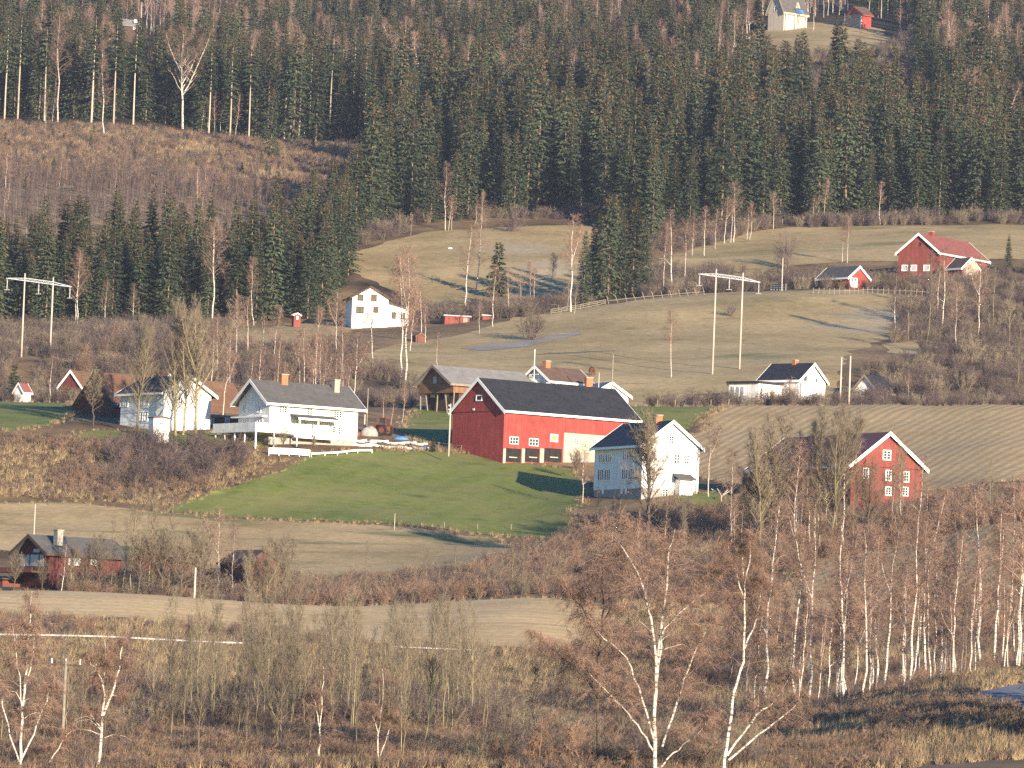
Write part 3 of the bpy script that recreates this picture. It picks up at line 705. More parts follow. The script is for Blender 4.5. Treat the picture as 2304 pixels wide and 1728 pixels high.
# --- white house at right behind the ploughed field
h = House('white_house', 'white house with black roof and flat-roofed wing behind the ploughed field', 'house', (1796, 915), 925, 44, 5.9, 8.4, 4.1, 2.55, 'y', 'white_boards', 'black_roof', ov=.35, og=.4, board=.26)
h.chimney(3.8, .7, .7, .7, 'brick'); h.window('X', 1809, 846, 1814, 856, 1, 2, rim=.1, frame='grey_wood'); h.window('X', 1835, 852, 1839, 860, 1, 1, rim=.1)
wg = MB(); wg.box(-5.2, -.02, 3.6, 9.9, -1.6, 3.3); wing = h.part(wg, 'wing', 'white_boards')
wg = MB(); wg.box(-5.5, .3, 3.3, 10.2, 3.3, 3.65); h.part(wg, 'wing_roof', 'black_roof')
for y in (8.9, 7.9, 6.9):
    f = MB(); f.box(-5.28, -5.2, y - .38, y + .38, 1.3, 2.9); w_ = h.part(f, 'window', 'white_paint')
    f = MB(); f.box(-5.31, -5.28, y - .29, y + .29, 1.4, 2.8); f.build('pane', 'curtain_glass', w_)
for y in (8.7, 6.7):
    f = MB(); f.box(-5.27, -5.2, y - .5, y + .5, -.5, .4); w_ = h.part(f, 'window', 'white_paint')
    f = MB(); f.box(-5.30, -5.27, y - .4, y + .4, -.4, .3); f.build('pane', 'glass', w_)
f = MB(); f.box(-5.0, -4.4, 3.52, 3.6, .9, 2.6); f.build('window', 'white_paint', h.root)
f = MB(); f.box(-4.85, -4.55, 3.5, 3.52, 1.0, 2.5); f.build('window_glass', 'glass', h.root)
h = House('grey_cottage', 'small pale cottage with dark roof half hidden in brush right of the twin poles', 'cottage', (1972, 915), 930, 50, 4.6, 4.6, 2.4, 2.3, 'x', 'white_boards', 'black_roof', 'grey_wood', ov=.5, og=.35)

# --- right red barn
h = House('red_barn', 'red barn with white framed windows and purple tiled roof among the bare trees at right', 'barn', (1912, 1152), 740, 25, 10.0, 27, 5.9, 3.95, 'y', 'dull_red', 'purple_tile', ov=.55, og=.5, board=.34)
for (a, b, c, d) in ((1988, 1015, 2002, 1033), (1943, 1055, 1952, 1075), (1994, 1060, 2003, 1080), (2034, 1063, 2043, 1083), (1993, 1097, 2003, 1113), (2031, 1098, 2041, 1114)): h.window('X', a, b, c, d, 2, 3, rim=.14, pane='glass')
h.panel('girt_board', 'X', 1915, 1051, 2076, 1052.5, 'dark_red_boards', .05)
for (a, b, c, d) in ((1871, 1054, 1876, 1073), (1864, 1088, 1871, 1101), (1884, 1089, 1891, 1101)): h.window('Y', a, b, c, d, 1, 2, rim=.14, pane='curtain_glass')
q = MB(); q.add([(1.5, 27, -1.5), (7, 27, -1.5), (7, 32, -1.5), (1.5, 32, -1.5), (1.5, 27, 4.6), (7, 27, 4.6), (7, 32, 2.4), (1.5, 32, 2.4)], [(0, 3, 2, 1), (4, 5, 6, 7), (0, 1, 5, 4), (1, 2, 6, 5), (2, 3, 7, 6), (3, 0, 4, 7)]); h.part(q, 'lean_to', 'dark_red_boards')
q = MB(); q.add([(1.2, 27.1, 4.68), (7.3, 27.1, 4.68), (7.3, 32.4, 2.35), (1.2, 32.4, 2.35), (1.2, 27.1, 4.82), (7.3, 27.1, 4.82), (7.3, 32.4, 2.49), (1.2, 32.4, 2.49)], [(0, 3, 2, 1), (4, 5, 6, 7), (0, 1, 5, 4), (1, 2, 6, 5), (2, 3, 7, 6), (3, 0, 4, 7)]); h.part(q, 'lean_to_roof', 'tin_roof')

# --- upper right farm
h = House('red_farmhouse', 'red farm building with reddish tiled roof at the edge of the upper right meadow', 'barn', (2112, 640), 1150, 57, 19, 9.0, 6.1, 3.5, 'x', 'dull_red', 'red_tile', ov=.5, og=.5, board=.34)
h.chimney(4.5, .9, .8, .9, 'red_boards')
for px in (2031, 2051, 2080): h.window('Y', px, 598, px + 10, 608, 1, 1, pane='curtain_glass', rim=.18)
h.window('Y', 2069, 546, 2073, 553, 1, 1, frame='dark_timber', pane='dark_opening', rim=.05)
h.panel('skylight_strip', 'X', 2110, 570, 2111, 571, 'white_paint', .05)
h = House('farm_annex', 'small red annex with brown roof and rounded cream end wall beside the red farm building', 'annex', (2164, 640), 1141, 33, 3.8, 4.6, 3.2, 1.8, 'y', 'red_boards', 'brown_roof', ov=.4, og=.25, board=.2)
q = MB(); q.tube([(1.9, -.05, -1), (1.9, -.05, 3.2), (1.9, 0.2, 4.4)], [1.65, 1.6, .9], 16); h.part(q, 'cream_silo_wall', 'cream_render')
h = House('red_shed', 'small red shed with grey roof and white plank double door on the upper meadow', 'shed', (1909, 652), 1120, 36, 4.7, 9.2, 2.35, 2.0, 'y', 'red_boards', 'grey_roof', ov=.4, og=.3, board=.26)
h.panel('double_door', 'X', 1912, 625, 1929, 646, 'white_boards', .08)
for px in (1914.5, 1922): h.panel('door_glass', 'X', px, 628, px + 4.5, 632, 'glass', .10, .08)
h.panel('plank_door', 'Y', 1862, 627, 1872, 645, 'white_boards', .08); h.panel('door_panel', 'Y', 1864.5, 631, 1869.5, 641, 'red_boards', .10, .08)

# --- white house on the upper left meadow
h = House('white_house', 'white house with dark windows and low side wing, behind birches below the spruce forest', 'house', (791, 722), 1082, 10, 6.6, 8, 4.3, 1.9, 'y', 'white_boards', 'black_roof', 'dark_timber', ov=.5, og=.4, board=.16)
for (a, b, c, d) in ((806, 664, 816, 675), (837, 665, 846, 676), (803, 691, 817, 703), (842, 692, 850, 702)): h.window('X', a, b, c, d, 2, 1, frame='dark_timber', rim=.14, pane='glass')
q = MB(); q.add([(6.6, .6, -1.5), (10.4, .6, -1.5), (10.4, 6, -1.5), (6.6, 6, -1.5), (6.6, .6, 3.4), (10.4, .6, 2.5), (10.4, 6, 2.5), (6.6, 6, 3.4)], [(0, 3, 2, 1), (4, 5, 6, 7), (0, 1, 5, 4), (1, 2, 6, 5), (2, 3, 7, 6), (3, 0, 4, 7)]); h.part(q, 'wing', 'white_boards')
q = MB(); q.add([(6.5, .2, 3.5), (10.8, .2, 2.5), (10.8, 6.3, 2.5), (6.5, 6.3, 3.5), (6.5, .2, 3.65), (10.8, .2, 2.65), (10.8, 6.3, 2.65), (6.5, 6.3, 3.65)], [(0, 3, 2, 1), (4, 5, 6, 7), (0, 1, 5, 4), (1, 2, 6, 5), (2, 3, 7, 6), (3, 0, 4, 7)]); h.part(q, 'wing_roof', 'grey_roof')
for x in (7.3, 9.0):
    f = MB(); f.box(x, x + .8, .52, .6, .8, 2.0); f.build('window', 'dark_timber', h.root); f = MB(); f.box(x + .1, x + .7, .49, .52, .9, 1.9); f.build('window_glass', 'glass', h.root)
h = House('red_shed', 'low red shed with flat frosted roof right of the upper white house', 'shed', (1000, 736), 1082, 14, 4.6, 3.2, 2.1, .12, 'x', 'dull_red', 'grey_roof', 'frost_rail', ov=.2, og=.2, thick=.1)  # darker red puts the birches' shade into the wall colour
h.panel('door_opening', 'X', 1042, 715, 1052, 731, 'grey_boards', .05)
h = House('red_shed', 'small red shed glimpsed between birch trunks right of the low frosted shed', 'shed', (1085, 733), 1086, 14, 2.0, 2.0, 1.9, .12, 'x', 'dull_red', 'grey_roof', 'frost_rail', ov=.1, og=.1, thick=.1)  # wall red darkened to stand for shade among the birches
h = House('red_shed', 'faded orange-red shed behind a birch clump below the upper white house', 'shed', (935, 772), 1040, 24, 1.9, 1.6, 1.2, .55, 'y', 'faded_red', 'rust_roof', 'rust_roof', ov=.1, og=.1, thick=.1, fascia=False)
h = House('playhouse', 'tiny red and white playhouse at the foot of the left spruce forest', 'playhouse', (661, 721), 1083, 20, 1.3, 1.2, .95, .35, 'y', 'dull_red', 'rust_roof', ov=.12, og=.1, thick=.07, board=.1)  # shade painted in through the darker wall red
h.panel('door', 'X', 667, 711, 671, 719, 'white_paint', .05)

# --- cabins in the forest
h = House('cabin', 'dark log cabin with white barge boards high in the left forest', 'cabin', (279, 78), 1772, 42, 5.5, 4.2, 3.0, 1.7, 'x', 'dark_timber', 'slate_roof', ov=.5, og=.5, board=.22, deep=3, fascia=False)
h.window('X', 302, 45, 307, 51, 1, 1, rim=.12, pane='curtain_glass'); h.window('X', 300, 60, 305, 66, 1, 1, rim=.12, pane='curtain_glass')
h = House('chalet', 'beige house with steep grey roof and dormer at the top of the forest clearing', 'house', (1763, 60), 1690, 40, 8.6, 6.6, 4.6, 6.3, 'x', 'beige_boards', 'grey_roof', 'cream_render', ov=.5, og=.6, board=.35, deep=3)
q = MB(); q.add([(4.4, .4, 5.4), (6.8, .4, 5.4), (5.6, .4, 7.6), (4.4, 2.2, 7.4), (6.8, 2.2, 7.4), (5.6, 2.6, 7.7)], [(0, 1, 2), (5, 4, 3), (0, 2, 5, 3), (1, 4, 5, 2), (0, 3, 4, 1)]); h.part(q, 'dormer', 'cream_render')
q = MB(); q.add([(4.3, .1, 5.0), (7.2, .1, 5.0), (7.2, -.35, 4.2), (4.3, -.35, 4.2), (4.3, .2, 5.45), (7.2, .2, 5.45), (7.2, -.5, 4.6), (4.3, -.5, 4.6)], [(0, 1, 2, 3), (4, 7, 6, 5), (0, 4, 5, 1), (1, 5, 6, 2), (2, 6, 7, 3), (3, 7, 4, 0)]); h.part(q, 'blue_tarpaulin', 'blue_tarp')
for x in (.3, 4.0, 8.0):
    q = MB(); q.box(x, x + .25, -.6, -.35, -1, 4.0); h.part(q, 'porch_post', 'white_paint')
h.window('Y', 1743, 15, 1748, 25, 1, 2, rim=.1)
h = House('red_shed', 'tall shed with grey gable and orange red side at the right of the forest clearing', 'shed', (1938, 66), 1690, 34, 3.4, 6.4, 4.2, 2.3, 'x', 'red_boards', 'brown_roof', 'red_boards', ov=.5, og=.5, deep=3)
h.panel('gable_boarding', 'Y', 1900.5, 33, 1937, 66, 'grey_boards', .06)
h.panel('white_corner', 'Y', 1936.4, 33, 1938.5, 66, 'white_paint', .10); h.panel('white_corner', 'Y', 1900, 30, 1901.5, 62, 'white_paint', .10)

# --- bottom left houses
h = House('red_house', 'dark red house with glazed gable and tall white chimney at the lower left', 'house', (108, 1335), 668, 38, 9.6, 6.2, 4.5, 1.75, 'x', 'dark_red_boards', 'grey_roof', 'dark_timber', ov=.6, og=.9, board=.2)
h.chimney(1.5, .75, .75, .75, 'concrete', -2.4)
for (a, b) in ((46, 57), (60, 66), (69, 87), (90, 98)): h.panel('tall_window', 'Y', a, 1248, b, 1274, 'curtain_glass', .05)
h.panel('gable_glass', 'Y', 76, 1235, 90, 1243, 'curtain_glass', .05)
for px in (155, 168, 205): h.window('X', px, 1252, px + 10, 1271, 2, 2, rim=.08, pane='curtain_glass')
q = MB(); q.box(-2.6, -.05, -.6, 8.5, 2.2, 2.4); h.part(q, 'balcony_floor', 'dark_timber')
q = MB(); q.box(-2.68, -2.6, -.6, 8.5, 2.2, 2.75); h.part(q, 'balcony_railing', 'faded_red')
q = MB(); q.box(-2.4, -.06, 5.5, 9, -1.5, 1.4); h.part(q, 'lower_room', 'faded_red')
q = MB(); q.box(-2.9, 0, 4.9, 9.5, 1.4, 1.55); h.part(q, 'lower_roof', 'dark_timber')
h = House('red_house', 'red house hidden behind bare yellowish trees at the lower left', 'house', (384, 1325), 672, 62, 5, 5.0, 3.2, 1.5, 'x', 'dark_red_boards', 'brown_roof', 'dark_timber', ov=.3, og=.3)
h = House('red_shed', 'small red shed with brown roof beside a round-crowned bare tree', 'shed', (556, 1312), 668, 30, 4.2, 6.6, 2.25, 1.3, 'y', 'faded_red', 'brown_roof', 'brown_roof', ov=.35, og=.3, board=.15)
h = House('garden_hut', 'little white hut with red roof above the left green field', 'hut', (52, 905), 890, 48, 1.5, 2.0, 1.5, 1.2, 'x', 'white_boards', 'red_tile', 'white_paint', ov=.2, og=.2, thick=.1, board=.12)
h = House('red_cottage', 'red cottage gable with white trim behind the left brush', 'cottage', (182, 920), 905, 60, 5, 4.0, 3.2, 2.3, 'x', 'dark_red_boards', 'rust_roof', 'white_paint', ov=.3, og=.3, board=.12)

# ------------------------------------------------------------------ pylons and poles
def pylon(base1, base2, Y1, Y2, top, armz, label):
    p1 = wpt(base1[0], base1[1], Y1); p2 = wpt(base2[0], base2[1], Y2)
    root = empty('power_pylon', p1, 0, 1, label, 'pylon', 'twin pole power pylons')
    a = Vector((0, 0, 0)); d = p2 - p1; u = Vector((d.x, d.y, 0)); L = u.length; u.normalize()
    for q in (a, d):
        b = MB(); b.tube([(q.x, q.y, min(0, q.z) - 1.5 if q is a else q.z - 1.5), (q.x, q.y, top)], [.16, .115], 10); b.build('pole', 'pole_wood', root, True)
    n = Vector((-u.y, u.x, 0)); arm = MB(); ext = L * .62
    def P(s, z, side): return u * s + n * side * .16 + Vector((0, 0, armz + z))
    for side in (-1, 1):
        arm.beam(P(0, .32, side), P(L, .32, side), .10, .10); arm.beam(P(-ext, -.1, side), P(L + ext, -.1, side), .10, .10)
        arm.beam(P(-ext, -.05, side), P(0, .32, side), .09, .09); arm.beam(P(L + ext, -.05, side), P(L, .32, side), .09, .09)
        k = 12
        for i in range(k):
            s0, s1 = L * i / k, L * (i + 1) / k
            arm.beam(P(s0, -.1 if i % 2 else .32, side), P(s1, .32 if i % 2 else -.1, side), .05, .05)
        for i in range(3):
            for s_, e_ in ((-1, 0), (1, L)):
                x0, x1 = e_ + s_ * ext * i / 3, e_ + s_ * ext * (i + 1) / 3
                arm.beam(P(x0, -.1, side), P(x1, .32 - .12 * (i + 1), side), .05, .05)
    arm.build('crossarm', 'galv', root)
    for s_ in (-ext + .1, L / 2, L + ext - .1):
        b = MB(); c = u * s_ + Vector((0, 0, armz - .15)); b.tube([c, c - Vector((0, 0, 1.7))], .035, 6)
        for i in range(6): b.tube([c - Vector((0, 0, .35 + .22 * i)), c - Vector((0, 0, .42 + .22 * i))], .11, 8)
        b.beam(c + n * .5 - Vector((0, 0, 1.75)), c - n * .5 - Vector((0, 0, 1.75)), .10, .10); b.build('insulator', 'insulator', root)
pylon((1603, 835), (1664, 823), 960, 965.5, 16.3, 15.2, 'twin pole power pylon with lattice crossarm on the sunny hay meadow')
pylon((48, 802), (113, 783), 962, 968, 13.3, 12.2, 'twin pole power pylon with lattice crossarm before the left spruces')
def pole(px, py, top, Y, label, m='pole_wood', r=.12, lean=0, arm=0, cups=0, name='utility_pole', cat='pole'):
    p = wpt(px, py, Y) if Y else hit(px, py)
    Y = p.y; hgt = (py - top) * Y / F_PX
    root = empty(name, p, 0, 1, label, cat)
    b = MB(); b.tube([(0, 0, -1), (lean, 0, hgt)], [r, r * .75], 9); b.build('post', m, root, True)
    if arm:
        b = MB(); b.beam((-arm, 0, hgt - .25), (arm, 0, hgt - .3), .12, .12); b.build('crossarm', 'dark_timber', root)
        for x in (-arm * .92, 0, arm * .92):
            b = MB(); b.tube([(x, 0, hgt - .22), (x, 0, hgt + .12)], [.06, .05], 7); b.build('insulator', 'insulator', root)
    for i in range(cups):
        b = MB(); b.ball((-.2, -.05, hgt - .25 - .55 * i), .13, 8, 5); b.build('insulator', 'insulator', root, True)
    return root
pole(1910, 905, 800, 912, 'right pole of the twin wooden poles behind the ploughed field', r=.16)
pole(1890, 905, 803, 912, 'shorter left pole of the twin wooden poles behind the ploughed field', r=.15)
pole(1010, 1010, 908, 808, 'pale pole with white insulators beside the red barn gable', r=.12, cups=3)
pole(825, 958, 873, 838, 'brown wooden pole behind the end of the left farmhouse', r=.10, m='grey_wood')
pole(820, 958, 932, 836, 'short yellow post behind the end of the left farmhouse', r=.12)
pole(920, 925, 872, 880, 'thin grey pole left of the brown log barn', r=.07, m='grey_wood')
pole(1376, 895, 796, 884, 'tall brown pole rising behind the barn ridge', r=.12, m='grey_wood')
pole(1346, 893, 838, 884, 'short pale pole left of the tall one behind the barn ridge', r=.09)
pole(437, 1352, 1277, 633, 'white marker pole on the edge of the stubble field', r=.13)
pole(75, 1235, 1134, 700, 'thin pale pole behind the lower left house', r=.08)
pole(1759, 650, 580, 1110, 'pale pole left of the small red shed on the upper meadow', r=.12)
pole(137, 1745, 1487, 372, 'wooden utility pole with dark crossarm at the lower left', r=.12, arm=.95, m='grey_wood')
pole(888, 1175, 1155, 748, 'thin white stake at the lower edge of the green field', r=.05)
pole(318, 36, 5, 1700, 'white flagpole beside the dark log cabin', r=.12)
# rotary dryer with four arms by the white house
p = hit(1623, 1128); root = empty('clothes_dryer', p, 0, 1, 'pale wooden clothes dryer with spread arms right of the tall white house', 'clothes dryer')
b = MB(); b.tube([(0, 0, -.3), (0, 0, .7)], .07, 8); b.build('post', 'pole_wood', root)
for dx, dy in ((-1.3, .2), (-.6, -.8), (1.3, .3), (.8, .9)):
    b = MB(); b.beam((0, 0, .65), (dx, dy, 1.55), .08, .08); b.build('arm', 'pole_wood', root)

# ------------------------------------------------------------------ fences and rail
def fence(pts, label, m, spacing, hgt, rails, rail=(.05, .12), post=.09, lean=0.0, name='fence', jit=0.0, Y=None):
    P = [hit(*p) if len(p) == 2 else at(p[0], p[2]) for p in pts]; o = P[0]
    root = empty(name, o, 0, 1, label, 'fence')
    D = [0]
    for a, b in zip(P, P[1:]): D.append(D[-1] + (b - a).length)
    n = max(2, int(D[-1] / spacing) + 1); W = []
    for i in range(n):
        s = D[-1] * i / (n - 1); k = max(j for j in range(len(P) - 1) if D[j] <= s + 1e-6)
        q = P[k].lerp(P[k + 1], (s - D[k]) / (D[k + 1] - D[k])); q.z = float(H(q.x, q.y)); W.append(q - o)
    me = None
    for q in W:
        if me is None:
            b = MB(); b.box(-post / 2, post / 2, -post / 2, post / 2, -.4, hgt); ob = b.build('post', m, root); me = ob.data
        else: ob = link('post', me, root)
        ob.location = q; ob.rotation_euler = (random.uniform(-jit, jit), lean + random.uniform(-jit, jit), 0)
    for z in rails:
        for a, c in zip(W, W[1:]):
            b = MB(); j = random.uniform(-.06, .06) * (jit > 0)
            b.beam(a + Vector((0, -post / 2 - rail[0] / 2 - .003, z + j)), c + Vector((0, -post / 2 - rail[0] / 2 - .003, z - j)), rail[0], rail[1]); b.build('rail', m, root)
    return root
fence([(610, None, 797.5), (702, None, 798.5)], 'white board fence in front of the raised deck', 'white_paint', 1.35, 1.0, (.3, .62, .92), (.04, .2))
fence([(706, None, 799), (760, None, 802), (800, None, 806), (842, None, 808)], 'low white rail fence below the left farmhouse', 'white_paint', 2.2, .55, (.42,), (.05, .24))
fence([(1212, 699), (1256, 702)], 'weathered board fence beside the birch trio on the upper meadow', 'grey_wood', .9, 1.3, (.35, .7, 1.05), (.04, .2))
fence([(1240, 708), (1300, 698), (1362, 686)], 'tumbledown pole fence along the crest of the hay meadow', 'grey_wood', 2.6, 1.0, (.3, .65, .95), (.07, .1), jit=.15)
fence([(1370, 684), (1440, 676), (1520, 669), (1585, 664)], 'slanting stake fence along the crest of the hay meadow', 'grey_wood', 1.6, 1.5, (.6,), (.06, .08), lean=-.35, jit=.12)
fence([(1630, 648), (1664, 652)], 'pale slatted gate left of the small red shed', 'pole_wood', 1.3, 1.2, (.3, .65, 1.0), (.05, .22))
root_ = fence([(1735, 653), (1768, 653)], 'yellowish slatted trailer fence left of the small red shed', 'pole_wood', 1.35, 1.2, (.35, .7, 1.05), (.05, .26))
fence([(1830, 662), (1900, 664), (1960, 661), (2030, 664), (2100, 668)], 'grey picket fence in front of the small red shed', 'grey_wood', 1.0, 1.2, (.8,), (.05, .08), jit=.08)
fence([(960, 1006), (1010, 1012), (1080, 1024), (1128, 1034)], 'thin wire fence posts below the red barn', 'grey_wood', 1.6, .9, (.8,), (.02, .02), .07, jit=.06)
fence([(1150, 1192), (1000, 1187)], 'short row of fence posts under the green field', 'grey_wood', 4, .7, (), post=.08, jit=.1)
fence([(1480, None, 889), (1560, None, 889), (1640, None, 889)], 'row of thin fence posts along the top of the right green field', 'grey_wood', 2.2, 1.1, (), post=.1, jit=.06)
fence([(1760, 507), (1850, 503), (1980, 505)], 'row of pale fence posts at the forest edge above the upper meadow', 'grey_wood', 3.5, 1.3, (), post=.13, jit=.05)
fence([(-40, None, 546), (120, None, 546), (300, None, 546), (450, None, 546), (570, None, 547)], 'frosted steel guard rail along the lower left road', 'frost_rail', 4.0, .5, (.5,), (.05, .13), .08, name='guard_rail')
fence([(905, None, 547), (1000, None, 547), (1100, None, 548)], 'short frosted guard rail right of the aspen thicket', 'frost_rail', 4.0, .5, (.5,), (.05, .12), .08, name='guard_rail')

# ------------------------------------------------------------------ birch logs, tractor, tarps, horse, stones
log_me = None
for i in range(34):
    px = 800 + (965 - 800) * (i % 17 + random.uniform(-.3, .3)) / 17; row = i // 17
    q = hit(px, 994 + 9 * row + (px - 800) * .055 + random.uniform(-2, 2)); L = random.uniform(.5, 1.0)
    b = MB(); b.tube([(-L, 0, 0), (L, random.uniform(-.1, .1), 0)], [random.uniform(.12, .2), random.uniform(.1, .18)], 9)
    o = b.build('birch_log', 'birch_log', None, True); o.location = q + Vector((0, 0, .15)); o.rotation_euler = (0, random.uniform(-.12, .12), random.uniform(-.5, .3))
    tag(o, 'pale birch log lying in the row between the left farmhouse and the red barn', 'log', 'birch logs by the farmyard')
def wheel(root, c, r, wd, rim='orange_paint'):
    b = MB(); b.tube([(c[0], c[1] - wd / 2, c[2]), (c[0], c[1] + wd / 2, c[2])], r, 20); o = b.build('wheel', 'rubber', root)
    b = MB(); b.tube([(c[0], c[1] - wd / 2 - .02, c[2]), (c[0], c[1] + wd / 2 + .02, c[2])], r * .55, 14); b.build('rim', rim, o)
p = at(863, 832); tr = empty('tractor', p, math.radians(150), 1, 'orange red tractor parked behind the birch logs', 'tractor')
b = MB(); b.box(.3, 1.9, -.38, .38, .75, 1.45); b.box(1.85, 2.0, -.34, .34, .7, 1.35); b.build('hood', 'orange_paint', tr)
b = MB(); b.box(-.9, .35, -.55, .55, .7, 1.25); b.build('chassis', 'orange_paint', tr)
b = MB()
for x in (-.85, .3):
    for y in (-.6, .6): b.beam((x, y, 1.2), (x, y, 2.35), .09, .09, (0, 1, 0))
b.box(-.95, .42, -.68, .68, 2.35, 2.5); b.build('cab', 'orange_paint', tr)
b = MB(); b.box(-.8, .26, -.56, .56, 1.3, 2.3); b.build('cab_glass', 'glass', tr)
for s_ in (-1, 1):
    wheel(tr, (-.5, s_ * .85, .7), .72, .4); wheel(tr, (1.45, s_ * .7, .42), .42, .28)
    b = MB(); b.box(-1.1, .1, s_ * .85 - .22, s_ * .85 + .22, 1.44, 1.52); b.build('fender', 'orange_paint', tr)
b = MB(); b.tube([(1.1, .2, 1.45), (1.1, .2, 2.3)], .05, 7); b.build('exhaust', 'dark_timber', tr)
def lump(name, px, Y, sx, sy, sz, m, label, cat):
    b = MB(); b.ball((0, 0, 0), (sx, sy, sz), 14, 8); r_ = random.Random(name + label)
    b.v = [(x * (1 + r_.uniform(-.12, .12)), y * (1 + r_.uniform(-.12, .12)), max(z, -.1) * (1 + r_.uniform(-.15, .15))) for x, y, z in b.v]
    o = b.build(name, m, None, True); o.location = at(px, Y); return tag(o, label, cat)
lump('tarp_heap', 833, 828, 1.3, 1.0, 1.3, 'grey_tarp', 'grey tarpaulin covered heap beside the orange tractor', 'heap')
lump('tarp_heap', 803, 826, .7, .6, .9, 'orange_paint', 'bright orange covered machine against the farmhouse end', 'machine')
lump('blue_tarp', 905, 828, 1.1, .6, .45, 'blue_tarp', 'faded blue tarpaulin right of the tractor', 'tarpaulin')
lump('blue_tarp', 960, 818, .45, .4, .6, 'blue_tarp', 'bright blue tarpaulin under the small dark spruce', 'tarpaulin')
lump('hay_bale', 999, 1228, .5, .4, .3, 'white_paint', 'white wrapped bale at the top of the small meadow', 'bale')
lump('hay_ball', 1142, 437, .5, .4, .5, 'dry_grass', 'round pale hay clump at the right end of the aspen thicket', 'hay')
def horse(px, py, label, rz):
    p = hit(px, py); r_ = empty('horse', p, rz, 1, label, 'horse')
    me = bpy.data.meshes.new('horse_body'); J = [(0, 0, 1.12), (.55, 0, 1.15), (.85, 0, 1.12), (1.15, 0, .75), (1.3, 0, .35), (1.42, 0, .08), (-.45, 0, 1.15), (-.72, 0, 1.1)]
    E = [(0, 1), (1, 2), (2, 3), (3, 4), (4, 5), (0, 6), (6, 7)]; R = [.33, .31, .24, .17, .14, .07, .32, .22]
    for sy in (-.16, .16):
        k = len(J); J += [(.6, sy, .85), (.62, sy, .48), (.6, sy, .1), (.66, sy, .02)]; E += [(1, k), (k, k + 1), (k + 1, k + 2), (k + 2, k + 3)]; R += [.15, .085, .065, .075]
        k = len(J); J += [(-.55, sy, .85), (-.68, sy, .52), (-.62, sy, .1), (-.56, sy, .02)]; E += [(6, k), (k, k + 1), (k + 1, k + 2), (k + 2, k + 3)]; R += [.18, .09, .065, .075]
    me.from_pydata(J, E, []); o = link('body', me, r_); me.materials.append(M['horse_coat'])
    o.modifiers.new('skin', 'SKIN'); sv = me.skin_vertices[0].data
    for i, r in enumerate(R): sv[i].radius = (r, r)
    sv[0].use_root = True
    o.modifiers.new('sub', 'SUBSURF').levels = 2; o.modifiers['sub'].render_levels = 2
    b = MB(); b.tube([(-.86, 0, 1.15), (-1.0, 0, .9), (-1.0, 0, .45)], [.06, .08, .03], 7); b.build('tail', 'horse_hair', r_)
    b = MB(); b.add([(.65, 0, 1.42), (.95, 0, 1.32), (1.28, 0, .8), (1.2, .05, .8), (.85, .06, 1.1), (.62, .05, 1.3), (1.2, -.05, .8), (.85, -.06, 1.1), (.62, -.05, 1.3)], [(0, 1, 4, 5), (1, 2, 3, 4), (1, 0, 8, 7), (2, 1, 7, 6)]); b.build('mane', 'horse_hair', r_)
    for s_ in (-.07, .07):
        b = MB(); b.tube([(1.2, s_, .62), (1.27, s_ * 1.2, .78)], [.05, .01], 6); b.build('ear', 'horse_coat', r_)
horse(1331, 846, 'brown horse grazing on the hay meadow above the white house', math.radians(68))
# ------------------------------------------------------------------ tree geometry
def unit(v): return v / (np.linalg.norm(v, axis=-1, keepdims=True) + 1e-9)
def spikes(P, D, r, sides=3):
    """three-sided tapering twigs; D carries the length"""
    n = len(P); d = unit(D); ref = np.where(np.abs(d[:, 2:3]) > .9, np.array([[1., 0, 0]]), np.array([[0, 0, 1.]]))
    a = unit(np.cross(d, ref)); b = np.cross(d, a); r = np.broadcast_to(np.asarray(r, float), (n,))[:, None]
    V = np.empty((n, 4, 3))
    for k in range(3):
        t = 2 * math.pi * k / 3; V[:, k] = P + (a * math.cos(t) + b * math.sin(t)) * r
    V[:, 3] = P + D
    o = np.arange(n)[:, None] * 4
    T = np.concatenate([o + np.array([[0, 1, 3]]), o + np.array([[1, 2, 3]]), o + np.array([[2, 0, 3]])])
    return V.reshape(-1, 3), T
def tube_np(P, R, n=6):
    P = np.asarray(P, float); m = len(P); T = np.gradient(P, axis=0); T = unit(T)
    ref = np.array([0.3, .9, .1]); a = unit(np.cross(T, ref)); b = np.cross(T, a)
    t = 2 * math.pi * np.arange(n) / n
    V = P[:, None] + (a[:, None] * np.cos(t)[None, :, None] + b[:, None] * np.sin(t)[None, :, None]) * np.asarray(R)[:, None, None]
    i = np.arange(m - 1)[:, None] * n; k = np.arange(n)[None]; k2 = (k + 1) % n
    q = np.stack([i + k, i + k2, i + n + k2, i + n + k], -1).reshape(-1, 4)
    return V.reshape(-1, 3), np.concatenate([q[:, [0, 1, 2]], q[:, [0, 2, 3]]])
class TM:
    def __init__(s): s.V, s.T, s.m, s.n = [], [], [], 0
    def add(s, VT, mi=0):
        V, T = VT
        if len(V) == 0: return
        s.V.append(V); s.T.append(T + s.n); s.m.append(np.full(len(T), mi)); s.n += len(V)
    def mesh(s, name, mats, smooth=False):
        return np_mesh(name, np.concatenate(s.V), np.concatenate(s.T), [M[k] for k in mats], np.concatenate(s.m), smooth)

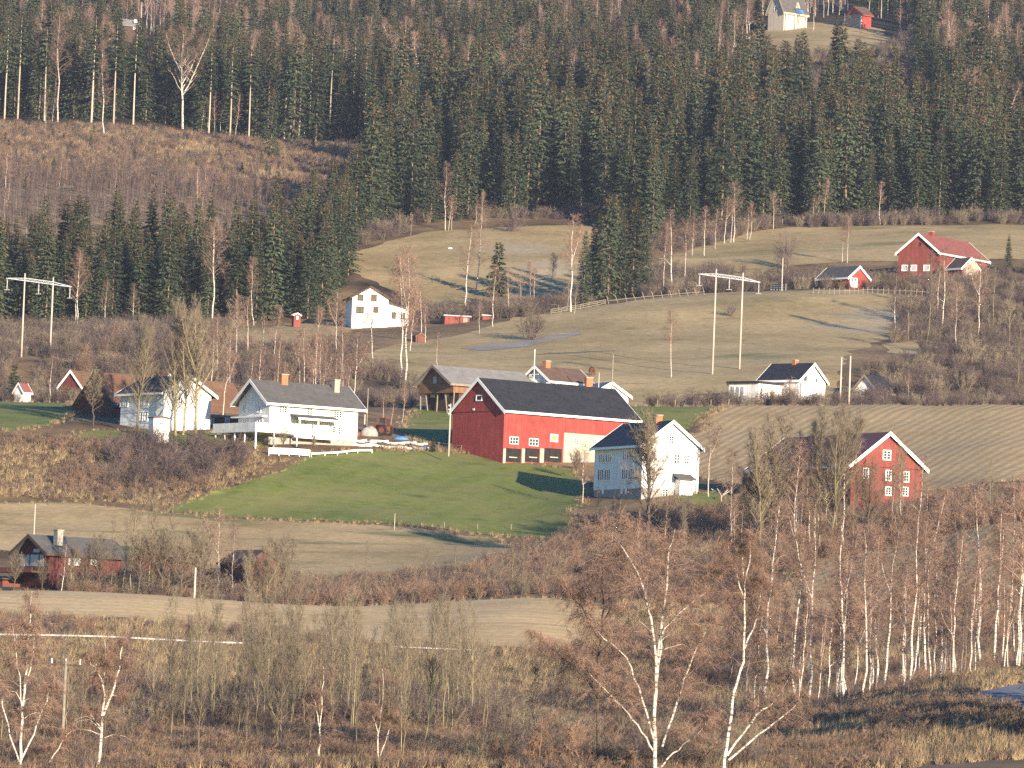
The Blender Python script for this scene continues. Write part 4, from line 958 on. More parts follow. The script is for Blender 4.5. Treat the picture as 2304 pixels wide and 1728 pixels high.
def spruce(seed, h=20., R=2.5, bare=.04, dens=1.0, trunk='trunk_spruce', prof=.8, r0=.2):
    g = np.random.RandomState(seed); tr, cr = TM(), TM()
    z = np.linspace(-.8, h * .985, 9); wob = np.cumsum(g.normal(0, .035, (9, 2)), 0) * (h / 20)
    tr.add(tube_np(np.column_stack([wob, z]), r0 * (1 - np.clip(z, 0, h) / h)**.8 + .015, 6))
    B = []; zz = h * bare + .4
    while zz < h * .985:
        f = (zz / h - bare) / (1 - bare); nb = 5 + int(g.rand() * 3) if f < .9 else 4
        a0 = g.rand() * 6.28
        for k in range(nb):
            L = R * ((1 - f)**prof * (.82 + .4 * g.rand()) * min(1, .5 + f * 4)) + .16
            B.append((zz + g.normal(0, .12), a0 + k * 6.283 / nb + g.normal(0, .25), L, f))
        zz += (.42 + .34 * (1 - f)) / dens
    B = np.array(B); n = len(B); az = B[:, 1]; L = B[:, 2]; f = B[:, 3]
    out = np.stack([np.cos(az), np.sin(az), np.zeros(n)], 1); side = np.stack([-np.sin(az), np.cos(az), np.zeros(n)], 1)
    sl = np.where(f > .8, .75, .05 - .42 * (1 - f)) + g.normal(0, .1, n)
    K = 9
    t = np.linspace(.12, 1, K)[None, :] + g.normal(0, .03, (n, K))
    rad = out[:, None] * (L[:, None] * t)[..., None]
    dz = sl[:, None] * L[:, None] * t - .12 * L[:, None] * t * t + .10 * L[:, None] * t**3
    P = rad + np.stack([np.zeros((n, K)), np.zeros((n, K)), B[:, 0][:, None] + dz], -1)
    sgn = np.where(np.arange(K) % 2 == 0, 1., -1.)[None, :, None]
    d = out[:, None] * g.uniform(.35, .9, (n, K, 1)) + side[:, None] * sgn * g.uniform(.2, .95, (n, K, 1))
    d[..., 2] += g.uniform(-.75, -.1, (n, K)) + .5 * (f[:, None] > .85)
    d = unit(d) * 1.45 * ((.22 + .30 * (1 - t) * np.minimum(1, L[:, None] / 1.5) + .12 * g.rand(n, K)) * np.minimum(1.25, .55 + L[:, None] * .45))[..., None]
    P = P.reshape(-1, 3); d = d.reshape(-1, 3); N_ = len(P); ln = np.linalg.norm(d, axis=1, keepdims=True)
    nrm = unit(np.array([[0, 0, 1.]]) + g.normal(0, .55, (N_, 3))); e = unit(np.cross(d, nrm)) * ln * g.uniform(.20, .32, (N_, 1))
    V = np.stack([P, P + d * .45 + e, P + d, P + d * .45 - e], 1).reshape(-1, 3); o = np.arange(N_)[:, None] * 4
    T = np.stack([o + np.array([[0, 1, 2]]), o + np.array([[0, 2, 3]])], 1).reshape(-1, 3)
    pc = np.clip((f - .60) * 1.7, 0, .6); ic = (g.rand(n, K) < pc[:, None]).ravel() & (t.ravel() > .45)
    cr.add((V, T)); cr.m[-1] = np.repeat(ic.astype(int), 2)
    # the branch wood itself
    cr.add(spikes(np.column_stack([np.zeros((n, 2)), B[:, 0]]), out * L[:, None] + np.column_stack([np.zeros((n, 2)), sl * L - .05 * L]), .022), 2)
    if bare > .2:
        m = int(26 * bare); zb = g.uniform(h * .15, h * bare, m); ab = g.rand(m) * 6.28
        tr.add(spikes(np.column_stack([np.zeros((m, 2)), zb]), np.column_stack([np.cos(ab), np.sin(ab), g.normal(-.3, .2, m)]) * g.uniform(.4, 1.3, (m, 1)), .018))
    return tr.mesh('trunk', [trunk], True), cr.mesh('crown', ['needles', 'cones', 'trunk_spruce'])

def grow(g, tr, cr, poly, rad, c0, nb, bl, th, droop, nsub, ntw, twl, twr, sub_up=0.0, bark_min=.045, top=.98, lens=None, wbr=1.0):
    """branches, branchlets and twigs along one stem"""
    poly = np.asarray(poly, float); m = len(poly)
    seg = np.linalg.norm(np.diff(poly, axis=0), axis=1); cum = np.concatenate([[0], np.cumsum(seg)]); LT = cum[-1]
    s = c0 + (top - c0) * (np.arange(nb) + g.rand(nb)) / nb
    B0 = np.stack([np.interp(s * LT, cum, poly[:, k]) for k in range(3)], 1); rB = np.interp(s * LT, cum, rad)
    ax = unit(poly[-1] - poly[0]); q = (s - c0) / (1 - c0)
    L = bl * LT * (.35 + .65 * np.sin(np.pi * (.25 + .62 * q))) * (1 - .55 * q) * g.uniform(.6, 1.2, nb)
    az = np.arange(nb) * 2.4 + g.normal(0, .5, nb); th = th * g.uniform(.7, 1.25, nb) * (1 - .35 * q)
    d = np.stack([np.cos(az) * np.sin(th), np.sin(az) * np.sin(th), np.cos(th)], 1)
    def pos(i, t):
        p = B0[i] + d[i] * (L[i] * t)[..., None]; p[..., 2] += (.12 * t - droop * t * t) * L[i]; return p
    for i in range(nb):
        t = np.linspace(0, 1, 5); P = pos(np.full(5, i), t); P[1:-1] += g.normal(0, .03 * L[i], (3, 3))
        r = max(min(rB[i] * .55, .016 * L[i] + .008), twr * 1.3) * wbr; R = r * (1 - .85 * t)
        (tr if r > bark_min else cr).add(tube_np(P, R, 4 if r > bark_min else 3))
    i = np.repeat(np.arange(nb), nsub); t = g.uniform(.18, 1, nb * nsub); P = pos(i, t)
    sd = unit(d[i] * .8 + g.normal(0, .55, (len(i), 3)) + np.array([[0, 0, sub_up]])); sl = (.42 * L[i] * (1.1 - .6 * t) + .15) * g.uniform(.6, 1.2, len(i))
    cr.add(spikes(P, sd * sl[:, None] + np.array([[0, 0, -1]]) * (droop * .5 * sl)[:, None], twr * 1.5))
    # leading shoot twigs too
    j = np.repeat(np.arange(len(P)), ntw); u = g.uniform(.1, 1, len(j)); Q = P[j] + (sd[j] * sl[j, None] + np.array([[0, 0, -1]]) * (droop * .5 * sl[j])[:, None]) * u[:, None]
    td = unit(sd[j] * .5 + g.normal(0, .5, (len(j), 3)) + np.array([[0, 0, sub_up * .6 - droop * 1.3]]))
    cr.add(spikes(Q, td * (twl * g.uniform(.5, 1.3, len(j)))[:, None], twr))

def bare_tree(seed, h=14., r0=.13, c0=.35, nb=26, bl=.26, th=.75, droop=.3, nsub=7, ntw=5, twl=.7, twr=.011, wob=.10, forks=0, bark='birch_bark', twig='birch_twig', sub_up=0.0, wbr=1.0, lean=0.0, fork_at=.45):
    g = np.random.RandomState(seed); tr, cr = TM(), TM()
    n = 11; t = np.linspace(0, 1, n); W = np.cumsum(g.normal(0, wob, (n, 2)), 0); W -= W[0]
    poly = np.column_stack([W + np.outer(t**1.3, [lean * h, 0]), -.5 + t * (h + .5)]); rad = r0 * (1 - t)**.85 + .012
    tr.add(tube_np(poly, rad, 7)); grow(g, tr, cr, poly, rad, c0, nb, bl, th, droop, nsub, ntw, twl, twr, sub_up, wbr=wbr)
    for k in range(forks):
        s = fork_at + .25 * g.rand(); b = np.array([np.interp(s, t, poly[:, c]) for c in range(3)]); az = k * 2.6 + g.rand() * 1.5
        L = h * (1 - s) * g.uniform(.75, 1.0); tt = np.linspace(0, 1, 7); sp = .42 * g.uniform(.7, 1.3)
        p2 = b + np.column_stack([np.cos(az) * sp * L * tt**.8, np.sin(az) * sp * L * tt**.8, L * tt]); p2[1:] += np.cumsum(g.normal(0, wob * .6, (6, 3)), 0)
        r2 = r0 * .55 * (1 - s) / .6 * (1 - tt)**.85 + .012
        tr.add(tube_np(p2, r2, 6)); grow(g, tr, cr, p2, r2, .15, max(6, nb // 2), bl * 1.1, th, droop, nsub, ntw, twl, twr, sub_up, wbr=wbr)
    return tr.mesh('trunk', [bark], True), cr.mesh('crown', [twig])

def bush_mesh(seed, h=2.4, r=1.5, stems=18, nsub=7, ntw=7, twig='purple_twig', twr=.010, twl=.4, spread=.55):
    g = np.random.RandomState(seed); cr = TM()
    az = g.rand(stems) * 6.28; sp = g.rand(stems)**.7 * spread; L = h * g.uniform(.6, 1.05, stems)
    B0 = np.column_stack([np.cos(az) * r * .3 * g.rand(stems), np.sin(az) * r * .3 * g.rand(stems), np.full(stems, -.15)])
    D = np.column_stack([np.cos(az) * sp, np.sin(az) * sp, np.sqrt(1 - sp**2)]) * L[:, None]
    cr.add(spikes(B0, D, twr * 2.2))
    i = np.repeat(np.arange(stems), nsub); t = g.uniform(.15, .95, len(i)); P = B0[i] + D[i] * t[:, None]
    sd = unit(unit(D[i]) * .8 + g.normal(0, .5, (len(i), 3))) * (h * .38 * g.uniform(.5, 1.2, len(i)) * (1.1 - .5 * t))[:, None]
    cr.add(spikes(P, sd, twr * 1.4))
    j = np.repeat(np.arange(len(i)), ntw); u = g.uniform(.1, 1, len(j)); Q = P[j] + sd[j] * u[:, None]
    cr.add(spikes(Q, unit(unit(sd[j]) * .7 + g.normal(0, .5, (len(j), 3))) * (twl * g.uniform(.5, 1.3, len(j)))[:, None], twr))
    return cr.mesh('bare_bush', [twig])

def tuft_mesh(seed, h=.5, n=26, m='dry_grass', w=.016, spread=.25):
    g = np.random.RandomState(seed); az = g.rand(n) * 6.28; sp = g.rand(n) * .75; cr = TM()
    B0 = np.column_stack([g.normal(0, spread * .5, (n, 2)), np.full(n, -.04)])
    D = np.column_stack([np.cos(az) * sp, np.sin(az) * sp, np.sqrt(1 - sp**2)]) * (h * g.uniform(.5, 1.2, n))[:, None]
    cr.add(spikes(B0, D, w)); return cr.mesh('grass_tuft', [m])

SPR = [spruce(100 + k, 20, 2.8 + .4 * (k % 4), .03, 1.0, prof=.75 + .1 * (k % 3)) for k in range(7)]
SPW = [spruce(150 + k, 20, 4.3, .02, 1.25, prof=.75) for k in range(2)]
SPB = [spruce(200 + k, 20, 1.9 + .2 * k, .42 + .06 * k, .85, 'trunk_pale', r0=.19) for k in range(4)]
SPY = [spruce(300 + k, 6, 1.25, .02, 1.5, r0=.07) for k in range(2)]
BIR = [bare_tree(400 + k, 14, .105, .34 + .06 * (k % 3), 34, .28, .75, .3, 7, 5, .75, .0105, forks=(k % 3 == 1) * 1) for k in range(6)]
BIY = [bare_tree(500 + k, 9, .048, .3, 22, .19, .5, .15, 6, 6, .55, .011, .07) for k in range(3)]
SAP = [bare_tree(540 + k, 9, .04, .25, 22, .19, .5, .15, 6, 6, .55, .012, .07, bark='sapling_bark', twig='purple_twig') for k in range(3)]
ASP = [bare_tree(600 + k, 12, .065, .34, 26, .20, .62, -.15, 6, 4, .6, .010, .10, bark='aspen_bark', twig='grey_twig', sub_up=.5) for k in range(5)]
POP = [bare_tree(700 + k, 16, .17, .2, 50, .25, .8, -.12, 9, 5, .8, .011, .10, forks=2, bark='aspen_bark', twig='grey_twig', sub_up=.5, fork_at=.3) for k in range(3)]
BRD = [bare_tree(800 + k, 13, .22, .3, 34, .34, .85, .05, 9, 7, .6, .013, .12, forks=3, bark='dark_bark', twig='grey_twig', sub_up=.2, fork_at=.3) for k in range(3)]
BRB = [bare_tree(850 + k, 16, .2, .34, 28, .34, .75, .1, 8, 6, .6, .013, .12, forks=3, bark='birch_bark', twig='birch_twig', sub_up=.1, fork_at=.35) for k in range(2)]
BUSH = [bush_mesh(900 + k, twig=['purple_twig', 'grey_twig', 'red_twig'][k % 3], stems=16 + 3 * (k % 2)) for k in range(6)]
HEDGE = [bush_mesh(930 + k, 1.2, 1.0, 16, 6, 5, ['heather', 'red_twig', 'purple_twig'][k % 3], .010, .25, .7) for k in range(3)]
TUFT = [tuft_mesh(950 + k, .5 + .1 * k, 26, ['dry_grass', 'heather', 'dry_grass'][k]) for k in range(3)]
NOM = {}
for lst, hh in ((SPR, 20), (SPB, 20), (SPW, 20), (SPY, 6), (BIR, 14), (BIY, 9), (SAP, 9), (ASP, 12), (POP, 16), (BRD, 13), (BRB, 16)):
    for q in lst: NOM[id(q)] = hh

COUNT = {'spruce': 0, 'bare': 0, 'bush': 0}
def plant(name, kind, p, hgt, label, group=None, cat='tree', rz=None, tilt=(0, 0)):
    r = empty(name, p, random.uniform(0, 6.28) if rz is None else rz, hgt / NOM[id(kind)], label, cat, group)
    r.rotation_euler.x, r.rotation_euler.y = tilt
    link('trunk', kind[0], r); link('crown', kind[1], r); return r
def height(px, py, top, Y): return (py - top) * Y / F_PX

# ------------------------------------------------------------------ placed spruces
def sp_at(px, py, top, label, kinds=SPR, k=None, group=None, Y=None, name='spruce'):
    p = hit(px, py) if Y is None else wpt(px, py, Y); p.z = float(H(p.x, p.y)); COUNT['spruce'] += 1
    return plant(name, kinds[random.randrange(len(kinds)) if k is None else k], p, height(px, py, top, p.y) * 1.02, label, group)
sp_at(1368, 674, 436, 'left of the two big dark spruces standing before the hay meadow fence', SPW, k=0)
sp_at(1422, 668, 446, 'right of the two big dark spruces standing before the hay meadow fence', SPW, k=1)
sp_at(1395, 660, 470, 'dark spruce filling the gap behind the pair by the hay meadow fence', k=1)
for q in ((1342, 672, 480), (1448, 664, 492), (1384, 664, 450), (1330, 668, 505)): sp_at(*q, 'dark spruce crowding around the big pair by the meadow fence', group='spruces around the big pair')
sp_at(1312, 690, 520, 'slim spruce beside the white birch trio on the upper meadow', k=0)
sp_at(1118, 668, 548, 'small young spruce among birches on the upper meadow', SPY)
sp_at(2268, 612, 528, 'narrow dark spruce right of the red farm building', k=5)
sp_at(976, 980, 948, 'small ragged dark spruce before the red barn', SPY, Y=816)
sp_at(608, 352, 196, 'young green spruce standing out on the edge of the clear-cut slope', k=1)
sp_at(317, 270, 205, 'little reddish spruce at the edge of the clear-cut slope', SPY)
sp_at(1748, 66, 28, 'little dark spruce in front of the beige house', SPY)
sp_at(30, 900, 812, 'bluish young spruce in the brush above the little white hut', SPY, Y=905)
sp_at(150, 885, 850, 'small green spruce in the brush beside the red cottage', SPY, Y=895)
for (px, py, top) in ((39, 268, 36), (205, 276, 35), (255, 280, 52), (518, 308, 95), (640, 316, 120), (672, 316, 105), (695, 308, 110), (741, 304, 75), (470, 300, 100), (560, 312, 110), (100, 272, 60), (10, 268, 40), (300, 280, 60), (792, 302, 90), (820, 300, 110)):
    sp_at(px, py, top, 'tall spruce with bare pale lower trunk along the top edge of the clear-cut', SPB, group='bare trunked spruces above the clear-cut')

# ------------------------------------------------------------------ spruce forest
def world_poly(pts): return [Vector((float(at(px, Y).x), Y)) for px, Y in pts]
def jitter_points(poly, sp, seed, mn=.75):
    g = np.random.RandomState(seed); x0, x1 = min(p.x for p in poly), max(p.x for p in poly); y0, y1 = min(p.y for p in poly), max(p.y for p in poly)
    gx, gy = np.meshgrid(np.arange(x0, x1, sp), np.arange(y0, y1, sp * 1.05)); gx = gx + (np.arange(gx.shape[0]) % 2)[:, None] * sp / 2
    gx = (gx + g.uniform(-.42, .42, gx.shape) * sp).ravel(); gy = (gy + g.uniform(-.42, .42, gy.shape) * sp).ravel()
    k = inside(poly, gx, gy); return np.column_stack([gx[k], gy[k]])
R1 = world_poly([(-260, 1085), (100, 1088), (300, 1092), (560, 1098), (700, 1105), (760, 1145), (790, 1215), (820, 1262), (830, 1330), (770, 1290), (640, 1210), (540, 1172), (-260, 1160)])
R2 = world_poly([(800, 1258), (920, 1272), (1010, 1280), (1110, 1284), (1300, 1286), (1340, 1262), (1420, 1240), (1560, 1235), (1660, 1262), (1780, 1284), (2560, 1286), (2560, 1560), (2080, 1540), (2030, 1520), (1640, 1520), (1000, 1525), (880, 1480), (845, 1360)])
R3 = world_poly([(-260, 1492), (300, 1496), (500, 1476), (760, 1470), (860, 1480), (1000, 1530), (960, 1550), (330, 1550), (320, 1540), (-260, 1560)])
R4 = world_poly([(-260, 1565), (230, 1565), (240, 1780), (330, 1780), (335, 1560), (900, 1560), (1000, 1540), (1600, 1500), (1640, 1500), (1660, 1735), (2030, 1732), (2045, 1500), (2560, 1565), (2560, 1960), (-260, 1960)])
g = np.random.RandomState(3)
CAND = []
for poly, sp, reg, hlo, hhi in ((R1, 6.2, 1, 13, 22), (R2, 8.3, 2, 15, 30), (R3, 6.8, 3, 16, 26), (R4, 8.0, 4, 11, 21)):
    for x, y in jitter_points(poly, sp, reg):
        if reg == 2 and vnoise(x / 13, y / 34, 31) < -.45: continue
        if reg == 4 and vnoise(x / 22, y / 40, 33) < -.15: continue
        hgt = g.uniform(hlo, hhi) * (1 + .12 * float(vnoise(x / 20, y / 20, 41)))
        if reg == 1 and y > 1150: hgt *= .9
        CAND.append((x, y, reg, hgt))
LABS = {1: ('dark green spruce in the left row', 'spruces of the left row'),
        2: ('spruce with brown cone-laden top, in the big forest', 'spruces of the big forest'),
        3: ('spruce in the dark stand behind the clear-cut slope', 'spruces behind the clear-cut'),
        4: ('spruce among bare birches on the far upper slope', 'spruces of the far slope')}
LBINS = {2: ((1000, 'above the upper white house'), (1200, 'left of the purple bush'), (1340, 'right of the purple bush'), (1520, 'behind the spruce pair'), (1700, 'above the right pylon'), (1880, 'above the red shed'), (2050, 'left of the red farmhouse'), (9e9, 'above the red farmhouse')),
         3: ((260, 'left of the dark log cabin'), (430, 'around the big spreading birch'), (620, 'left of the young green spruce'), (9e9, 'right of the young green spruce')), 1: ((200, 'behind the left pylon'), (420, 'behind the tall poplars'), (620, 'left of the tiny playhouse'), (9e9, 'beside the upper white house'))}
def front(c):
    """how early in depth a tree stands in its own region, so the unhidden ones come first"""
    return {1: (c[1] - 1085) / 125, 2: (c[1] - 1240) / 400, 3: (c[1] - 1470) / 180, 4: .35 + (c[1] - 1560) / 300}[c[2]]
inframe = [c for c in CAND if abs(c[0] / c[1]) < .092]; rest = [c for c in CAND if abs(c[0] / c[1]) >= .092]
inframe.sort(key=front); NIND = 270
FOREST = []
for i, (x, y, reg, hgt) in enumerate(inframe):
    p = Vector((x, y, float(H(x, y))))
    if i < NIND:
        px_ = x / y * F_PX + 1152 - 30; lab, grp = LABS[reg]
        if reg in LBINS:
            nm_ = next(n_ for lim, n_ in LBINS[reg] if px_ < lim); lab = lab + ' ' + nm_; grp = grp + ' ' + nm_
        plant('spruce', SPR[g.randint(len(SPR))], p, hgt, lab, grp)
    else: FOREST.append((x, y, hgt))
FOREST += [(x, y, hgt) for x, y, reg, hgt in rest]
print('spruce candidates', len(inframe), len(rest))
# ------------------------------------------------------------------ masses nobody could count: instances on points
def scatter(name, pts, scale, srcs, label, cat, seed=1, tilt=.12):
    """pts (n,2) on the ground; srcs: list of variants, each a list of real objects whose geometry is repeated"""
    g = np.random.RandomState(seed); n = len(pts)
    me = bpy.data.meshes.new(name); me.vertices.add(n)
    me.vertices.foreach_set('co', np.column_stack([pts, H(pts[:, 0], pts[:, 1])]).astype(np.float32).ravel()); me.update()
    for nm, v in (('rz', g.rand(n) * 6.28), ('rx', g.normal(0, tilt, n)), ('sc', np.broadcast_to(scale, (n,))), ('vr', g.randint(0, len(srcs), n).astype(float))):
        a = me.attributes.new(nm, 'FLOAT', 'POINT'); a.data.foreach_set('value', np.asarray(v, np.float32))
    o = tag(link(name, me), label, cat, None, 'stuff')
    ng = bpy.data.node_groups.new(name, 'GeometryNodeTree')
    ng.interface.new_socket('Geometry', in_out='INPUT', socket_type='NodeSocketGeometry'); ng.interface.new_socket('Geometry', in_out='OUTPUT', socket_type='NodeSocketGeometry')
    gi = ng.nodes.new('NodeGroupInput'); go = ng.nodes.new('NodeGroupOutput'); jn = ng.nodes.new('GeometryNodeJoinGeometry')
    def attr(nm):
        q = ng.nodes.new('GeometryNodeInputNamedAttribute'); q.data_type = 'FLOAT'; q.inputs['Name'].default_value = nm; return q.outputs['Attribute']
    cx = ng.nodes.new('ShaderNodeCombineXYZ'); ng.links.new(attr('rx'), cx.inputs[0]); ng.links.new(attr('rz'), cx.inputs[2])
    for k, objs in enumerate(srcs):
        cmp_ = ng.nodes.new('FunctionNodeCompare'); cmp_.data_type = 'FLOAT'; cmp_.operation = 'EQUAL'; cmp_.inputs['Epsilon'].default_value = .1
        ng.links.new(attr('vr'), cmp_.inputs[0]); cmp_.inputs[1].default_value = k
        for ob in objs:
            oi = ng.nodes.new('GeometryNodeObjectInfo'); oi.inputs['Object'].default_value = ob; oi.inputs['As Instance'].default_value = True
            ip = ng.nodes.new('GeometryNodeInstanceOnPoints')
            ng.links.new(gi.outputs[0], ip.inputs['Points']); ng.links.new(cmp_.outputs[0], ip.inputs['Selection']); ng.links.new(oi.outputs['Geometry'], ip.inputs['Instance'])
            ng.links.new(cx.outputs[0], ip.inputs['Rotation']); ng.links.new(attr('sc'), ip.inputs['Scale']); ng.links.new(ip.outputs[0], jn.inputs[0])
    ng.links.new(jn.outputs[0], go.inputs[0])
    md = o.modifiers.new('scatter', 'NODES'); md.node_group = ng
    return o

def first_with(me):
    for o in COL.objects:
        if o.type == 'MESH' and o.data == me: return o
def src(kinds): return [[first_with(a), first_with(b)] for a, b in kinds if first_with(a)]

F_ = np.array(FOREST)
scatter('spruce_forest', F_[:, :2], F_[:, 2] / 20, src(SPR), 'dark mass of spruces filling the forest behind the nearer trees', 'forest', 5, .01)

# ------------------------------------------------------------------ placed bare trees  (px, py, top)
def bt(kinds, px, py, top, label, group=None, k=None, Y=None, name='birch', tilt=None, rz=None):
    p = hit(px, py) if Y is None else wpt(px, py, Y); p.z = float(H(p.x, p.y)); COUNT['bare'] += 1
    hh = max(2.0, height(px, py, top, p.y))
    return plant(name, kinds[random.randrange(len(kinds)) if k is None else k], p, hh, label, group, tilt=tilt or (random.gauss(0, .02), random.gauss(0, .025)))

G1 = ('white trunked birch on the upper meadow between the white house and the dark spruce pair', 'birches of the upper meadow')
for q in ((1047, 692, 505), (1070, 660, 480), (1109, 735, 597), (1143, 710, 604), (1171, 692, 607), (1193, 689, 586), (1201, 690, 604), (1275, 700, 635), (1079, 752, 677), (1240, 660, 570)): bt(BIR, *q, *G1)
bt(BIR, 1285, 702, 486, 'tallest birch of the trio beside the slim spruce on the meadow', k=1); bt(BIR, 1293, 706, 642, 'short right birch of the trio beside the slim spruce', k=0)
bt(BIR, 911, 862, 545, 'very tall forked birch right of the upper white house', k=1, Y=938); bt(BIR, 902, 830, 560, 'slim birch just left of the very tall forked one', k=3, Y=960)
bt(BIR, 840, 798, 635, 'crooked birch in front of the upper white house', k=2, Y=985)
for q in ((948, 748, 640), (957, 772, 690), (923, 790, 650), (984, 826, 750)): bt(BIR, *q, 'slim white birch near the faded orange shed below the upper white house', 'birches by the orange shed')
G2 = ('white birch at the lower edge of the big spruce forest', 'birches at the forest edge')
for q in ((1002, 518, 365), (1009, 518, 440), (1016, 517, 450), (1082, 505, 430), (1070, 505, 440), (924, 530, 485), (1306, 488, 420), (1557, 575, 480), (1585, 576, 465), (1630, 548, 444), (1644, 547, 450), (1651, 546, 410), (1680, 540, 465), (1687, 540, 455), (1610, 560, 470), (1492, 655, 500), (1513, 660, 475), (1540, 640, 500), (1895, 590, 500), (1906, 592, 490), (1853, 505, 400), (1980, 506, 410), (1740, 515, 430), (1420, 500, 400), (1828, 506, 440)): bt(BIR, *q, *G2)
G3 = ('pale birch against the dark upper spruce stand', 'birches of the upper stand')
for q in ((454, 296, 190), (467, 297, 200), (483, 300, 210), (495, 300, 200), (530, 306, 200), (233, 307, 90), (103, 288, 200), (118, 282, 180), (652, 312, 180), (686, 308, 190)): bt(BIY, *q, *G3)
bt(BRB, 411, 290, 64, 'big spreading birch standing alone above the clear-cut slope', k=0); bt(BIR, 130, 274, 30, 'tall full crowned birch at the left above the clear-cut slope', k=1)
bt(BIR, 600, 300, 105, 'birch with forked white top behind the young green spruce', k=3)
bt(BIR, 16, 468, 330, 'slim birch at the left edge of the clear-cut slope', k=2)
for q, l in (((903, 262, 52), 'leaning forked white birch in the upper forest, left of a broad one'), ((952, 250, 68), 'broad white limbed birch in the upper forest'), ((980, 245, 85), 'greyish birch right of the broad white limbed one in the upper forest'), ((1051, 225, 62), 'birch with white fork above the middle of the big spruce forest')):
    bt(BRB if 'broad' in l else BIR, *q, l, Y=1560, k=1)
bt(BRB, 2203, 330, 110, 'spreading bare birch between spruces at the upper right', k=0, Y=1440); bt(BRB, 2245, 320, 125, 'second spreading bare birch nearer the right edge of the upper forest', k=1, Y=1450)
bt(BIR, 943, 435, 335, 'yellowish birch standing inside the big spruce forest', Y=1370)
G4 = ('bare birch on the far slope at the top of the photo', 'birches of the far slope')
gg = np.random.RandomState(21)
for px, py in ((813, 70), (900, 66), (994, 84), (985, 80), (1346, 122), (1369, 118), (1433, 106), (1513, 62), (1572, 76), (1885, 56), (2025, 88), (2105, 50), (448, 72), (468, 74), (640, 30), (620, 26), (1180, 30), (1240, 40)): bt(BIR, px, py, py - gg.uniform(70, 110), *G4)
bt(BIR, 1830, 68, -10, 'double birch right of the beige house in the clearing', k=1)
R5 = world_poly([(-150, 1570), (230, 1570), (240, 1785), (330, 1785), (335, 1565), (700, 1565), (1000, 1545), (1600, 1510), (1640, 1510), (1660, 1735), (2030, 1732), (2090, 1560), (2400, 1570), (2400, 1900), (-150, 1900)])
far = jitter_points(R5, 5.2, 77); gg.shuffle(far)
far_b = far[:55]; far_r = far[55:][::2]
for x, y in far_b: plant('birch', BIR[gg.randint(6)], Vector((x, y, float(H(x, y)))), gg.uniform(10, 15), *G4)
scatter('far_birches', far_r, gg.uniform(.6, 1.0, len(far_r)), src(BIR), 'reddish mass of bare birches on the far slope', 'forest', 6, .03)
RC = world_poly([(-150, 1230), (480, 1232), (560, 1250), (640, 1300), (560, 1350), (-150, 1345)])
cc = jitter_points(RC, 3.9, 78); gg.shuffle(cc)
for x, y in cc[:45]: plant('birch', (SAP + BIY[:1])[gg.randint(4)], Vector((x, y, float(H(x, y)))), gg.uniform(6, 9.5), 'thin young birch among the saplings on the clear-cut slope', 'young birches on the clear-cut')
scatter('birch_saplings', cc[45:], gg.uniform(.45, .85, len(cc) - 45), src(SAP), 'purplish thicket of birch saplings on the lower clear-cut slope', 'thicket', 7, .05)
G5 = ('birch in front of the left spruce row', 'birches before the left spruces')
for q in ((168, 735, 563), (176, 735, 575), (236, 735, 630), (411, 718, 600), (479, 732, 500), (571, 732, 583), (648, 700, 575), (300, 735, 640), (520, 725, 610)): bt(BIR, *q, *G5)
# farm trees
bt(POP, 307, 948, 690, 'tall bare poplar before the blue-shaded wall of the left white house', name='poplar', k=0, Y=812); bt(POP, 397, 958, 668, 'bare poplar at the gable corner of the left white house', name='poplar', k=1, Y=811)
bt(POP, 440, 958, 657, 'tall bare poplar before the gable of the left white house', name='poplar', k=2, Y=810); bt(POP, 412, 956, 690, 'slim bare poplar between two tall ones before the left white house', name='poplar', k=0, Y=812)
bt(BIR, 502, 930, 770, 'bare birch behind the low red outhouse', k=1, Y=840); bt(BRD, 210, 965, 845, 'small yellowish tree before the rust roofed barn gable', name='bare_tree', k=0, Y=820)
for q in ((113, 895, 785, 895), (616, 885, 770, 890), (771, 900, 790, 885), (862, 950, 868, 850), (880, 940, 870, 852), (905, 945, 860, 856), (700, 880, 770, 900), (560, 870, 760, 905), (455, 860, 740, 905)): bt(BIR, *q[:3], 'bare birch in the brush behind the left farm', 'birches behind the left farm', Y=q[3])
for k in range(26):
    px = gg.uniform(470, 905); Y = gg.uniform(862, 990); p = at(px, Y); plant('birch', BIR[gg.randint(6)], p, gg.uniform(6.5, 11), 'reddish bare birch on the brushy slope between the left farm and the upper white house', 'birches of the brushy slope')
bt(BRD, 637, 990, 935, 'small apple tree before the left part of the farmhouse veranda', name='apple_tree', k=1, Y=800); bt(BRD, 706, 994, 948, 'small apple tree before the right part of the farmhouse veranda', name='apple_tree', k=2, Y=800)
bt(BRD, 1299, 1052, 985, 'small bare tree before the cream wall of the red barn', name='bare_tree', k=1, Y=800); bt(BIR, 1311, 1135, 1000, 'thin birch left of the tall white house', k=0)
bt(BRD, 1459, 1270, 948, 'bare tree rising in front of the tall white house', name='bare_tree', k=0, Y=700)
bt(BIR, 1594, 1118, 940, 'twin stemmed birch right of the tall white house', k=1)
bt(POP, 1711, 1222, 935, 'leftmost of the bare poplars before the right red barn', name='poplar', k=2, Y=704); bt(POP, 1848, 1192, 865, 'middle bare poplar before the right red barn', name='poplar', k=1, Y=706); bt(POP, 1866, 1208, 880, 'leaning bare poplar just right of the middle one at the right red barn', name='poplar', k=0, Y=703, tilt=(0, .10))
bt(BRD, 635, 1305, 1160, 'round crowned bare tree beside the small red shed', name='bare_tree', k=2, Y=660); bt(BRD, 150, 1225, 1150, 'round crowned bare tree behind the lower left house', name='bare_tree', k=0, Y=705)
